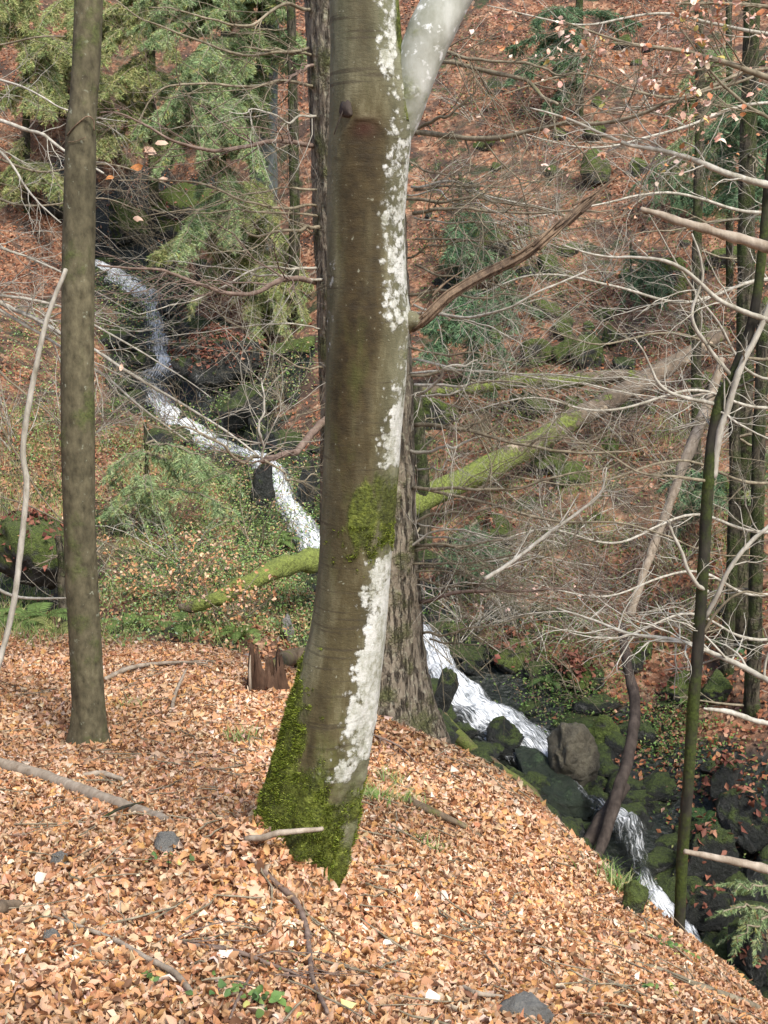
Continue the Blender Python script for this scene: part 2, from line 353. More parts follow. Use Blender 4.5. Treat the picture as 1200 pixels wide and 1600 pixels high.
def water_mat():
    m, nt, b, o = mat('stream_water'); n = N(nt)
    uv = n.attr('flow', 'Vector'); wn = n.noise(uv, 5, 3, .6, 'Color'); va = n.new('ShaderNodeVectorMath', operation='MULTIPLY_ADD'); n.link(wn, va.inputs[0]); va.inputs[1].default_value = (.10, .3, 0); n.link(uv, va.inputs[2]); uv = va.outputs[0]; mp = n.new('ShaderNodeMapping'); n.link(uv, mp.inputs[0]); mp.inputs['Scale'].default_value = (13, 2.6, 1)
    s = n.noise(mp.outputs[0], 2.6, 8, .72); e = n.attr('foam')
    f = n.sstep(n.math('ADD', s, n.math('MULTIPLY', n.math('SUBTRACT', e, .5), .60)), .36, .74)
    c = n.mix(f, (.03, .034, .028), n.ramp(s, [(.36, (.24, .27, .28)), (.60, (.88, .90, .90))])); n.link(c, b.inputs['Base Color'])
    n.link(n.ramp(f, [(0, (.08,)*3), (1, (.55,)*3)]), b.inputs['Roughness']); b.inputs['IOR'].default_value = 1.33
    tr = n.new('ShaderNodeBsdfTransparent'); mx = n.new('ShaderNodeMixShader')
    n.link(n.math('MULTIPLY', n.math('SUBTRACT', 1., f), n.attr('edge')), mx.inputs[0]); n.link(b.outputs[0], mx.inputs[1]); n.link(tr.outputs[0], mx.inputs[2]); n.link(mx.outputs[0], o.inputs[0])
    n.link(n.bump(s, .35, .03), b.inputs['Normal']); return m
def plain(name, col, rough=.6, spec=.4):
    m, nt, b, o = mat(name); b.inputs['Base Color'].default_value = (*col, 1); b.inputs['Roughness'].default_value = rough; b.inputs['Specular IOR Level'].default_value = spec; return m
M = dict(
 ground=ground_mat(), leaf=colmat('dry_leaf', .65, .18), green=colmat('green_leaf', .6, .3), needle=colmat('needle', .6, .15),
 beech=beech_mat(), water=water_mat(),
 beech2=bark('young_beech_bark', (.038, .033, .018), (.165, .145, .085), .6, 26, .40, (.075, .088, .028), .6, .006, .33, (.24, .25, .18)),
 spruce=bark('spruce_bark', (.14, .112, .078), (.31, .27, .20), .5, 26, .42, (.12, .125, .05), 1.0, .03, .40, (.30, .28, .20), cracks=True),
 limb=bark('pale_limb_bark', (.17, .175, .12), (.52, .53, .48), .6, 9, .36, (.13, .14, .055), .5, .006, .40, (.60, .61, .57)),
 sapling=bark('sapling_bark', (.012, .011, .008), (.050, .044, .032), .4, 25, .48, (.040, .055, .010), .6, .006),
 pale=bark('pale_twig', (.20, .18, .13), (.56, .53, .45), .3, 30, .2, (.12, .13, .05), .4, .004),
 twigb=bark('brown_twig', (.085, .070, .042), (.34, .29, .20), .3, 30, .30, (.10, .11, .03), .5, .004),
 twigr=bark('russet_twig', (.10, .065, .048), (.28, .21, .165), .3, 30, .1, (.10, .11, .03), .4, .004),
 dead=bark('dead_wood', (.02, .012, .008), (.27, .19, .12), .3, 30, .18, (.09, .10, .03), 1.0, .012),
 wood=bark('weathered_wood', (.16, .12, .08), (.42, .36, .28), .15, 26, .12, (.10, .11, .04), .7, .006),
 mosslog=logmat('mossy_log', (.05, .038, .026), (.22, .165, .11), (.150, .180, .035)),
 mossroot=bark('mossy_root', (.06, .04, .025), (.2, .14, .09), .3, 14, .55, (.11, .13, .03), .8, .01),
 darklog=bark('wet_log_bark', (.018, .013, .010), (.085, .066, .052), .3, 14, .3, (.06, .07, .02), .8, .015),
 logbark=bark('log_bark', (.06, .042, .026), (.22, .165, .11), .3, 14, .42, (.11, .13, .02), .8, .015),
 darktrunk=bark('dark_trunk_bark', (.030, .027, .018), (.13, .11, .075), .4, 20, .48, (.055, .072, .020), .9, .03, cracks=True),
 greytrunk=bark('grey_trunk_bark', (.07, .085, .08), (.2, .22, .21), .3, 12, .42, (.05, .085, .02), .6, .02),
 rock=rock_mat('wet_rock', (.004, .005, .004), (.035, .038, .030), .60, .35, (.055, .08, .014)), mrock=rock_mat('mossy_rock', (.012, .012, .010), (.075, .075, .062), .95, .7, (.095, .13, .022)),
 grock=rock_mat('grey_rock', (.12, .115, .10), (.34, .33, .29), .25, .8), rot=bark('rotten_wood', (.022, .011, .006), (.13, .075, .045), .3, 24, .15, (.06, .07, .02), 1.0, .012),
 boulder=rock_mat('boulder_rock', (.035, .028, .018), (.20, .18, .12), .3, .6, (.12, .13, .05)),
 rustrock=rock_mat('leafy_shelf', (.03, .014, .010), (.20, .085, .055), .3, .8),
 slab=rock_mat('algae_rock', (.010, .016, .010), (.045, .060, .036), .35, .4, (.05, .085, .035)),
 moss=colmat('moss_tufts', .9, .2, .1),
)
# ------------------------------------------------------------------ the ground
def axis(lo, hi, c, n, k):
    t = np.linspace(-1, 1, n); s = np.sinh(t*k)/np.sinh(k); return np.where(s < 0, c+s*(c-lo), c+s*(hi-c))
gx = axis(-45, 45, 0, 520, 3.0); gy = axis(-12, 75, 5.5, 620, 2.6)
XX, YY = np.meshgrid(gx, gy); ZZ = hz(XX, YY)
mb = MB(); n1, n2 = XX.shape
idx = (np.arange(n1-1)[:, None]*n2+np.arange(n2-1)[None]).ravel()
cd, cw, _ = creekdist(XX.ravel(), YY.ravel())
yy = YY.ravel(); xx = XX.ravel()
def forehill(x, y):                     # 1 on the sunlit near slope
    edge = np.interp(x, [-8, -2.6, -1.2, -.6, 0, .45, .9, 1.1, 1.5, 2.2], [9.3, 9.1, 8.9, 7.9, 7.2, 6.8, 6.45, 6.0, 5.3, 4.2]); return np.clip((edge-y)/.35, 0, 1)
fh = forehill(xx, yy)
hollow_shade = np.zeros(len(xx))  # shade of the hollows, painted into the ground colour
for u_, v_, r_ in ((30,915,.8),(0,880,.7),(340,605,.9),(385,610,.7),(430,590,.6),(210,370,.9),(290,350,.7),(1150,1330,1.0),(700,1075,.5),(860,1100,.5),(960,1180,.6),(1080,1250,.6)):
    a_ = G(u_, v_); hollow_shade = np.maximum(hollow_shade, np.clip(1.6-np.hypot(xx-a_[0], yy-a_[1])/r_, 0, 1))
def leftbank(x, y): return np.clip(1-np.abs(y-13.2)/4.2, 0, 1)*np.clip((-x+.3)/1.0, 0, 1)
mb.add(np.column_stack([xx, yy, ZZ.ravel()]), np.column_stack([idx, idx+1, idx+n2+1, idx+n2]), near=fh, wet=np.maximum(hollow_shade, np.clip(1-(cd-cw)/1.0, 0, 1))*np.clip((yy-5.5)/1, 0, 1)*(1-fh), green=np.maximum(leftbank(xx, yy)*.35, np.clip(-(fbm(np.column_stack([xx, yy, yy*0])*.9+4, 4)-.2*np.exp(-((yy-19)/2.)**2)-.0)*1.2, 0, .16)*(1-fh)))  # wet holds creek damp plus the hollows' painted shade
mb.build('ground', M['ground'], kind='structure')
print('ground', time.time()-T0)
# ------------------------------------------------------------------ leaf fields
HOL = np.array([G(u_, v_)[:2] for u_, v_ in ((30,915),(340,605),(385,610),(210,370),(1150,1330),(860,1100))])
def leaf_field(mb, pos, nr, size, col, hi=True, tilt=.45, aspect=.62, curl=.35, g=rng):
    n = len(pos); a = nr+g.normal(0, tilt, (n, 3)); a /= np.linalg.norm(a, axis=1)[:, None]
    t = np.cross(a, g.normal(0, 1, (n, 3))); t /= np.linalg.norm(t, axis=1)[:, None]; b = np.cross(a, t)
    if hi:
        T = [(0, 0), (.22, -.72), (.22, 0), (.22, .72), (.52, -1), (.52, 0), (.52, 1), (.8, -.62), (.8, 0), (.8, .62), (1, 0)]
        fq = np.array([(1, 2, 5, 4), (2, 3, 6, 5), (4, 5, 8, 7), (5, 6, 9, 8)]); ft = np.array([(0, 2, 1), (0, 3, 2), (7, 8, 10), (8, 9, 10)])
    else:
        T = [(0, 0), (.45, -1), (1, 0), (.45, 1)]; fq = np.zeros((0, 4), int); ft = np.array([(0, 2, 1), (0, 3, 2)])
    T = np.array(T); k = len(T)
    cl = g.normal(0, curl, n); fo = g.normal(.12, curl*.9, n); tw = g.normal(0, curl*.8, n)
    asp = aspect*.5*g.uniform(.75, 1.2, n); s = size[:, None]
    X = (T[:, 0]-.5)[None]*s; Yv = T[:, 1][None]*asp[:, None]*s*(1-.25*np.abs(fo)[:, None])
    rip = g.normal(0, .06, (n, k))*s if hi else 0
    Z = s*(cl[:, None]*((T[:, 0]-.5)**2)[None]*2+fo[:, None]*np.abs(T[:, 1])[None]*.35+tw[:, None]*(T[:, 0]-.5)[None]*T[:, 1][None])+rip
    v = pos[:, None]+t[:, None]*X[..., None]+b[:, None]*Yv[..., None]+a[:, None]*Z[..., None]
    base = (np.arange(n)*k)[:, None, None]; fs = []
    if len(fq): fs.append((fq[None]+base).reshape(-1, 4))
    fs.append((ft[None]+base).reshape(-1, 3))
    mb.add(v.reshape(-1, 3), fs, col=np.repeat(col, k, 0))
def palette(n, cols, wts, jit=.12, g=rng):
    c = np.array(cols)[g.choice(len(cols), n, p=np.array(wts)/sum(wts))]; return np.clip(c*(1+g.normal(0, jit, (n, 1)))*(1+g.normal(0, .04, (n, 3))), .004, .95)
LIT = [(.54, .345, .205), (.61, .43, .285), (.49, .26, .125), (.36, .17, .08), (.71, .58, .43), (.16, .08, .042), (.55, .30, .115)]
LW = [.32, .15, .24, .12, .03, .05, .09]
# near slope
n = 230000
x = rng.uniform(-3.6, 3.4, n*3); y = 1.6+rng.uniform(0, 1, n*3)**.95*8.4
k = (np.abs(x) < .40*y+.7) & (forehill(x, y+rng.normal(0, .12, len(y))) > .05) & (rng.uniform(0, 1, len(y)) < np.clip(1.25-y*.06, .5, 1)); x = x[k][:n]; y = y[k][:n]
nn = normals(x, y); pile = fbm(np.column_stack([x, y, y*0])*3.1, 3); z = hz(x, y)+rng.uniform(0, .026, len(x))+.02*pile
sz = rng.uniform(.018, .043, len(x))*np.where(rng.uniform(0, 1, len(x)) < .08, 1.35, 1); cc_ = palette(len(x), LIT, LW, .11)
pz = fbm(np.column_stack([x, y, y*0])*1.4+30, 3)[:, None]; cc_ = np.clip(cc_*(1+.5*pz*np.array([1.0, 1.05, 1.1])), .01, .9)
mb = MB(); c_ = y < 5.2; pz3 = np.column_stack([x, y, z])
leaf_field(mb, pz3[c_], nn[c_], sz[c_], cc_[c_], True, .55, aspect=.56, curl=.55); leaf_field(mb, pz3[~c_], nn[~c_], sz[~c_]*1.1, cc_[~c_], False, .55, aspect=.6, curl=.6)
g = np.random.default_rng(31); m_ = 1500; f_ = g.uniform(0, 1, m_); cu = np.interp(f_, [0, .3, .6, 1], [388, 415, 455, 522]); cv = np.interp(f_, [0, .3, .6, 1], [1292, 1322, 1368, 1426])
bp = np.array([P(a, b, np.interp(b, [1290, 1430], [3.60, 3.47])) for a, b in zip(cu, cv)])+g.normal(0, 1, (m_, 3))*[.035, .02, 0]; bp[:, 1] -= np.abs(g.normal(0, .07, m_)); h_ = hz(bp[:, 0], bp[:, 1]); bp[:, 2] = h_+g.uniform(0, .075, m_)*np.exp(-np.maximum(3.5-bp[:, 1], 0)*9)+.01
leaf_field(mb, bp, np.tile([.1, -.5, .85], (m_, 1)), g.uniform(.022, .046, m_), palette(m_, LIT, LW, .14, g=g), True, .7, aspect=.56, curl=.6, g=g)
# bigger pale leaves lying on top
n = 90; u = rng.uniform(0, 1200, n); v = rng.uniform(1250, 1600, n); pp = np.array([G(a, b, 1.5, 12) for a, b in zip(u, v)])
leaf_field(mb, pp+[0, 0, .03], normals(pp[:, 0], pp[:, 1]), rng.uniform(.04, .065, n), palette(n, [(.74, .62, .50), (.62, .42, .28), (.55, .5, .2), (.45, .22, .1)], [.4, .3, .05, .25]), True, .3, aspect=.8)
mb.build('leaf_litter', M['leaf'], kind='stuff', label='pale brown beech leaves covering the near slope', category='leaf litter')
print('near', len(x), time.time()-T0)
# far slopes
n = 170000
x = rng.uniform(-15, 15, n*2); y = rng.uniform(8, 33, n*2); k = (np.abs(x) < .36*y+1.2) & (forehill(x, y) < .2); x = x[k]; y = y[k]
p3 = np.column_stack([x, y, x*0])
cd, cw, _ = creekdist(x, y); cl = fbm(p3*.9+4, 4)+.25*fbm(p3*5, 2)-.2*np.exp(-((y-19)/2.)**2)
cd = np.minimum(cd-cw, 9)+cw; dens = np.clip(.50+cl*2.0, .05, 1)*np.clip((cd-cw-.05)/.9, 0.05, 1); dens = dens*np.clip(np.sqrt(((np.column_stack([x, y])[:, None]-HOL[None])**2).sum(-1)).min(1)/.9-.15, .03, 1); k = rng.uniform(0, 1, len(x)) < dens; x = x[k][:n]; y = y[k][:n]
nn = normals(x, y); z = hz(x, y)+rng.uniform(.0, .04, len(x))
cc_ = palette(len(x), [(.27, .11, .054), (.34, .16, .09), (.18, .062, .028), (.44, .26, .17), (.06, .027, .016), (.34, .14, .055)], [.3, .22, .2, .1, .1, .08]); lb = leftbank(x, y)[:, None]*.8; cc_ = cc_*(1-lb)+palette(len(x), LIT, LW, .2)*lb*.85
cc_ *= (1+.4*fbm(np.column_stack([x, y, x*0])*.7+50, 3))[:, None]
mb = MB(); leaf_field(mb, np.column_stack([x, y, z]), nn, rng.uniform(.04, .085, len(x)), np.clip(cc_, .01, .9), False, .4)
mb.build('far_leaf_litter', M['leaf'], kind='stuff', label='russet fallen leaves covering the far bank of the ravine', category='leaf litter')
print('far', len(x), time.time()-T0)
# ------------------------------------------------------------------ stream
ns, nw = 900, 17
S = catmull(np.column_stack([CK, CW]), ns); Pc = S[:, :3]; Wd = S[:, 3]
tt = np.gradient(Pc, axis=0); side = np.column_stack([tt[:, 1], -tt[:, 0], tt[:, 0]*0]); side /= np.linalg.norm(side, axis=1)[:, None]
Lc = np.concatenate([[0], np.cumsum(np.linalg.norm(np.diff(Pc, axis=0), axis=1))])
a = np.linspace(-1, 1, nw)
wv = Wd*(1+.55*fbm(np.column_stack([Lc*2.1, Lc*0, Lc*0]), 3))
V = Pc[:, None]+side[:, None]*(a[None, :, None]*wv[:, None, None])
q = np.stack([V[..., 0]*5, V[..., 1]*5, V[..., 2]*5], -1)
V[..., 2] += .09*fbm(q*1.3, 4)+.06*(1-a[None]**2)-.05*(np.abs(a[None])**3)
idx = (np.arange(ns-1)[:, None]*nw+np.arange(nw-1)[None]).ravel()
steep = np.clip(-tt[:, 2]/(np.linalg.norm(tt[:, :2], axis=1)+1e-6), 0, 2)
vprof = np.interp(np.arange(ns)/(ns-1)*(len(CREEK)-1), np.arange(len(CREEK)), [.7,.9,.9,.42,.55,.95,.45,.85,.95,.55,.7,.75,.8,.8,.7,.7,.8,.8,.75,.7,.4,.3,.6,.35,.4,.85,.85,.5,.3,.3,.3])
foam = np.clip(vprof+.25*fbm(np.column_stack([Lc*2, Lc*0+3, Lc*0]), 3), 0, 1)
mb = MB(); flow = np.stack([np.broadcast_to(a[None]*.5*wv[:, None]*3, (ns, nw)), np.broadcast_to(Lc[:, None], (ns, nw)), np.zeros((ns, nw))], -1).reshape(-1, 3)
mb.add(V.reshape(-1, 3), np.column_stack([idx, idx+1, idx+nw+1, idx+nw]), flow=flow, foam=(foam[:, None]*(1-.5*np.abs(a[None])**2)).ravel(), edge=np.broadcast_to(.25+.75*np.abs(a[None])**1.5, (ns, nw)).ravel())
def ribbon(name, pts, fo, n_):
    q = catmull(np.array([list(P(a, b, c))+[w] for a, b, c, w in pts]), n_); pc, wd = q[:, :3], q[:, 3]; t_ = np.gradient(pc, axis=0)
    sd_ = np.tile([1., .2, 0], (n_, 1)); sd_ /= np.linalg.norm(sd_, axis=1)[:, None]; L_ = np.concatenate([[0], np.cumsum(np.linalg.norm(np.diff(pc, axis=0), axis=1))]); a_ = np.linspace(-1, 1, 9)
    v_ = pc[:, None]+sd_[:, None]*(a_[None, :, None]*wd[:, None, None]); v_ = v_+.02*fbm(v_*6, 3)[..., None]; id_ = (np.arange(n_-1)[:, None]*9+np.arange(8)[None]).ravel(); m_ = MB()
    m_.add(v_.reshape(-1, 3), np.column_stack([id_, id_+1, id_+10, id_+9]), flow=np.stack([np.broadcast_to(a_[None]*.5*wd[:, None]*3, (n_, 9)), np.broadcast_to(L_[:, None], (n_, 9)), np.zeros((n_, 9))], -1).reshape(-1, 3), foam=np.full(n_*9, fo), edge=np.full(n_*9, .9))
    m_.build(name, M['water'], kind='structure')
g = np.random.default_rng(3)
def streaks(mb, nst, Pc, side, wv, Lc, spread=1.0, lift=.05):
    for _ in range(nst):
        i0 = g.integers(5, ns-60); L = g.integers(6, 26); s0 = np.clip(g.normal(0, .5), -1.05, 1.05)*spread; s1 = np.clip(s0+g.normal(0, .18), -1.15, 1.15)
        if g.uniform() > .25+.9*(foam[i0]-.3): continue
        ii = np.arange(i0, min(i0+L, ns-1), 2); 
        if len(ii) < 3: continue
        f = np.linspace(0, 1, len(ii)); s = s0+(s1-s0)*f
        c = Pc[ii]+side[ii]*(s*wv[ii])[:, None]; c[:, 2] += .06+.03*np.sin(f*np.pi)*g.uniform(-.4, 1.2)+g.uniform(-.03, .015)-.05*np.minimum(np.abs(s), 1.4)**3
        c += g.normal(0, .006, c.shape); w = g.uniform(.002, .006)*np.sin(f*np.pi*.9+.15)
        v = np.concatenate([c+side[ii]*w[:, None], c-side[ii]*w[:, None]+[0, 0, .004]]); m_ = len(ii); j = np.arange(m_-1)
        mb.add(v, np.column_stack([j, j+1, j+m_+1, j+m_]), 1)
mb.build('stream', M['water'], kind='structure')
ribbon('side_trickle', [(318,500,21.9,.03),(314,545,21.55,.06),(312,580,20.5,.07),(316,615,20.45,.08),(322,650,20.3,.10),(336,690,19.3,.08)], .30, 200)
print('stream', time.time()-T0)
# ------------------------------------------------------------------ trunks from silhouettes
def silh(tab, Y, n, extend=None):
    """tab rows v,left,right -> world centre line, radii, interpolated v"""
    tab = np.array(tab, float); vs = np.linspace(tab[0, 0], tab[-1, 0], n)
    l = np.interp(vs, tab[:, 0], tab[:, 1]); r = np.interp(vs, tab[:, 0], tab[:, 2])
    for _ in range(3):
        l[1:-1] = (l[:-2]+2*l[1:-1]+l[2:])/4; r[1:-1] = (r[:-2]+2*r[1:-1]+r[2:])/4
    Yv = Y(vs) if callable(Y) else np.full(n, Y)
    c = np.array([P((a+b)/2, w, yy) for a, b, w, yy in zip(l, r, vs, Yv)]); rad = np.array([(b-a)/2*px(a, w, yy) for a, b, w, yy in zip(l, r, vs, Yv)])
    return vs, c, rad
def lathe_trunk(mb, c, rad, k, disp=None, depthscale=1.0, **atts):
    n = len(c); th = np.linspace(0, 2*np.pi, k, endpoint=False)
    ct, sn = np.cos(th), np.sin(th)
    rr = rad[:, None]*np.ones((1, k))
    if disp is not None: rr = rr*(1+disp(th))
    v = c[:, None]+np.stack([rr*ct[None], rr*sn[None]*depthscale, np.zeros((n, k))], -1)
    i = np.arange(n-1)[:, None]*k; j = np.arange(k)[None]; j2 = (j+1) % k
    mb.add(v.reshape(-1, 3), np.stack([i+j, i+k+j, i+k+j2, i+j2], -1).reshape(-1, 4), **{a: b.ravel() for a, b in atts.items()})
    return v, ct, sn
# main beech
BT = [(-60,516,622),(0,515,624),(60,516,628),(100,516,636),(150,515,644),(190,514,645),(250,512,640),(350,511,632),(450,511,636),(500,511,640),(550,510,637),(620,508,632),(700,506,625),(800,502,618),(870,499,612),
 (950,491,606),(1000,481,602),(1050,465,596),(1100,450,590),(1150,437,582),(1200,421,573),(1250,406,563),(1300,392,554),(1340,380,541),(1380,382,524),(1410,386,512),(1440,392,502),(1500,396,488)]
nv, nk = 520, 120
vs, cc, rad = silh(BT, lambda v: 3.72+0*v+np.clip((600-v)/600, -1.5, 1)*.04, nv)
th = np.linspace(0, 2*np.pi, nk, endpoint=False); s_ = np.cos(th)[None]*np.ones((nv, 1)); front = -np.sin(th)[None]*np.ones((nv, 1)); vv = vs[:, None]*np.ones((1, nk))
def bump1(x, c, w): return np.exp(-((x-c)/w)**2)
q3 = np.stack([s_*1.5, front*1.5, vv*.006], -1)
d = .022*fbm(q3*1.2, 3)+.010*fbm(q3*np.array([4, 4, 3]), 3)
low = np.clip((vv-980)/380, 0, 1)
flute = .10*np.cos(th*5+.8+low[:, :1]*.8)+.05*np.cos(th*9+2); d = d+low**1.4*flute*1.25*np.where(np.abs(s_) < .93, 1, .35)
d = d+low*.07*fbm(q3*np.array([3, 3, 6]), 3)+low**1.2*.06*fbm(q3*np.array([9, 9, 20]), 2)
# swelling of the knot and the fork
d = d+.05*bump1(s_, -.30, .22)*bump1(vv, 178, 22)*(front > 0)+.06*bump1(s_, .95, .3)*bump1(vv, 500, 22)
arch = np.abs(np.hypot((s_+.1)/.62, (vv-250)/60)-1); d = d+.03*np.exp(-(arch/.09)**2)*(vv < 250)*(front > 0)
d = d-.02*(vv > 195)*(vv < 260)*np.exp(-((s_+.1)/.4)**2)*(front > 0)
def curve(tab, v): tab = np.array(tab, float); return np.interp(v, tab[:, 0], tab[:, 1])
le = curve([(-60,.8),(20,.62),(60,.50),(110,.50),(140,.75),(185,.95),(215,.70),(300,.64),(420,.60),(500,.66),(560,.98),(600,.78),(650,.62),(715,.48),(735,1.3),(850,1.3),(862,.45),(880,.22),(930,.28),(955,.42),(1000,.30),(1050,.34),(1100,.28),(1140,.30),(1185,.05),(1200,.45),(1215,1.2),(1235,.75),(1250,.45),(1265,1.2),(1500,1.5)], vv)
hi_ = curve([(-60,1.5),(120,.72),(180,1.6),(1150,1.6),(1180,.9),(1215,.75),(1230,.95),(1260,.8),(1500,.8)], vv)
lich = np.clip(.46+(s_-le)*.85, 0, .92)*np.clip((hi_-s_)*6, 0, 1)*np.clip((front+.55)*3, 0, 1); lich = lich+.30*(np.clip((vv-930)/60, 0, 1)*np.clip((1150-vv)/30, 0, 1)+bump1(vv, 680, 50))*np.clip((s_-le)*6, 0, 1)
lich = lich+.22*bump1(s_, .45, .25)*(vv < 620)
lich = np.where(vv > 1270, -1, lich)-.30*np.clip((vv-1120)/40, 0, 1)*fbm(np.stack([s_*6, front*6, vv*.05], -1), 3)-.12*np.clip((vv-1090)/60, 0, 1)
# left edge pale patches
lich = lich+.40*bump1(s_, -.9, .18)*(bump1(vv, 430, 60)+bump1(vv, 510, 40)+.8*bump1(vv, 120, 80))
mz = fbm(np.stack([s_*2.2, front*2.2, vv*.010], -1), 3)
moss = np.clip((vv-1030)/190+mz*.8, 0, 1)*np.clip(.72-(s_-.05)*1.1-np.clip((1180-vv)/200, 0, 1)*1.3, 0, 1)+np.clip((vv-1190)/60, 0, 1)*np.clip(.72+mz*.9+np.clip((vv-1270)/60, 0, .5), .12, .95)
moss = moss+.78*bump1(vv, 792, 66)*np.clip((s_+.25+mz*1.3)*1.3, 0, 1)*np.clip(1+mz*1.2, 0, 1.2)+.38*bump1(vv, 830, 80)*bump1(s_, -.1, .6)+.5*bump1(s_, -1.0, .28)*np.clip((vv-960)/80, 0, 1)*(front > -.4)+.6*bump1(s_, .98, .16)*(vv < 190)+.25*bump1(s_, .95, .3)*(vv < 560)
moss = np.where(lich > .85, moss*.35, moss)
stain = np.clip(1-np.abs((s_+.12+np.clip((vv-420)/900, 0, .2))/.62)**4, 0, 1)*np.clip((vv-190)/25, 0, 1)*np.clip((1000-vv)/350, 0, 1)*(front > 0)+.6*bump1(s_, -.1, .3)*np.clip((150-vv)/80, 0, 1)*(front > 0)  # wet stain below the knot, deepened to paint shade down the centre
red = bump1(s_, -.12, .3)*bump1(vv, 205, 15)*(front > 0)*.95
base = P(490, 1400, 3.72)
beech = thing('beech_tree', 'big forked beech with white lichen down its right side and a mossy foot', 'tree', base)
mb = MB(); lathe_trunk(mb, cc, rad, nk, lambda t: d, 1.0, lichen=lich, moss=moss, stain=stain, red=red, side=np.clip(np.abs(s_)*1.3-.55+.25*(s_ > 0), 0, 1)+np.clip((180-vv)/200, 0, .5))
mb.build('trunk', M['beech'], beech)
# the knot
mb = MB(); kp = P(546, 178, 3.72-.075); tube(mb, np.array([kp+[0, .03, .012], kp+[0, -.002, .008], kp+[.002, -.02, -.004]]), [.034, .022, .005], 14, .45, 4)
tube(mb, pxpath([(522,210,3.655),(530,188,3.64),(545,160,3.645),(562,186,3.635),(580,200,3.645),(594,232,3.66)], 26), .0018, 6, .4, 2)
mb.build('knot', M['darklog'], beech)
# fork limb
mb = MB(); lp = pxpath([(606,300,3.76),(618,230,3.75),(632,180,3.74),(648,120,3.73),(668,60,3.73),(690,15,3.74),(722,-40,3.75),(760,-120,3.77)], 60)
lr = np.interp(np.linspace(0, 1, 60), [0, .15, .3, .45, .6, 1], [.02, .036, .050, .060, .066, .064]); tube(mb, lp, lr, 28, .05, 3)
mb.build('limb', M['limb'], beech)
# snapped side branch of the beech
mb = MB(); g = np.random.default_rng(11)
sp = pxpath([(632,520,3.72),(660,500,3.68),(700,462,3.7),(755,430,3.75),(810,402,3.8),(862,362,3.85),(902,328,3.9),(935,300,3.95),(968,272,4.0)], 60, .003, 3)
tube(mb, sp, np.interp(np.linspace(0, 1, 60), [0, .1, .35, .7, .9, 1], [.012, .010, .010, .008, .004, .001]), 10, .3, 5, nfreq=.3)
fr_ = frames(sp); wd_ = np.interp(np.linspace(0, 1, 60), [0, .1, .4, .75, 1], [.010, .011, .011, .008, .003])
for j in range(16):
    a_ = j/16*6.28+g.normal(0, .2)+np.linspace(0, g.normal(0, .8), 60); i0_ = g.integers(0, 8); i1_ = g.integers(44, 60)
    q_ = sp+(np.cos(a_)[:, None]*fr_[1]+np.sin(a_)[:, None]*fr_[2])*wd_[:, None]*g.uniform(.7, 1.25)
    tube(mb, q_[i0_:i1_], np.interp(np.linspace(0, 1, i1_-i0_), [0, .1, .8, 1], [.002, .0048, .0040, .0006])*g.uniform(.6, 1.1), 5, .3, j, nfreq=.3)
for j in range(26):                      # splinters
    i = g.integers(2, 50); e = min(59, i+g.integers(8, 20)); o_ = g.normal(0, .010, 3)
    tube(mb, sp[i:e]+o_+np.linspace(0, 1, e-i)[:, None]*g.normal(0, .012, 3), np.linspace(.0045, .0008, e-i), 5, .3, j)
mb.build('snapped_branch', M['dead'], beech)
mb = MB(); tube(mb, pxpath([(622,505,3.74),(640,500,3.70),(655,502,3.68)], 12), np.interp(np.linspace(0, 1, 12), [0, .6, 1], [.034, .028, .016]), 16, .15, 3, moss=.25, lichen=.3, side=.5); mb.build('branch_collar', M['beech'], beech)
# moss tufts on the beech foot
g = np.random.default_rng(5); dd = d
iv = g.integers(290, nv-1, 200000); ik = g.integers(0, nk, 200000)
mm = moss[iv, ik]+fbm(np.stack([s_[iv, ik]*5, front[iv, ik]*5, vv[iv, ik]*.05], -1), 3)*.8; k = (mm > .55) & (lich[iv, ik] < .6) & (front[iv, ik] > -.3); iv = iv[k][:48000]; ik = ik[k][:48000]
rr = rad[iv]*(1+dd[iv, ik]); jt = g.uniform(0, 1, len(iv))*2*np.pi/nk
pos = cc[iv]+np.column_stack([rr*np.cos(th[ik]+jt), rr*np.sin(th[ik]+jt), g.uniform(-.002, .002, len(iv))]); nr = np.column_stack([np.cos(th[ik]), np.sin(th[ik]), np.full(len(ik), .3)])
def blades(mb, pos, dirv, L, w, col, g):
    n = len(pos); dirv = dirv/np.linalg.norm(dirv, axis=1)[:, None]; s = np.cross(dirv, g.normal(0, 1, (n, 3))); s /= np.linalg.norm(s, axis=1)[:, None]
    v = np.stack([pos+s*w[:, None], pos-s*w[:, None], pos+dirv*L[:, None]], 1).reshape(-1, 3); mb.add(v, (np.arange(n)*3)[:, None]+np.array([[0, 1, 2]]), col=np.repeat(col, 3, 0))
cz = np.clip(.9+1.6*fbm(pos*30, 2), .25, 1.9); gl = 1; mb = MB(); blades(mb, pos-nr*.001, nr+g.normal(0, .5, nr.shape)+[0, 0, .2], g.uniform(.004, .013, len(pos))*cz, g.uniform(.0008, .002, len(pos)), palette(len(pos), [(.08, .10, .012), (.16, .20, .025), (.30, .35, .07), (.035, .042, .008)], [.3, .4, .18, .12], .25, g=g), g)
mb.build('moss', M['moss'], beech, kind='stuff')
for pts_, r0_, r1_ in (([(455,1270,3.66),(425,1292,3.60),(400,1306,3.58),(378,1322,3.56)], .055, .012), ([(492,1330,3.62),(500,1370,3.56),(512,1405,3.51),(522,1432,3.47)], .042, .010), ([(470,1320,3.60),(462,1362,3.54),(452,1392,3.50)], .045, .014)):
    mb = MB(); tube(mb, pxpath(pts_, 26), np.linspace(r0_, r1_, 26), 14, .2, r0_*90, moss=1.2); mb.build('root', M['beech'], beech)
print('beech', time.time()-T0)
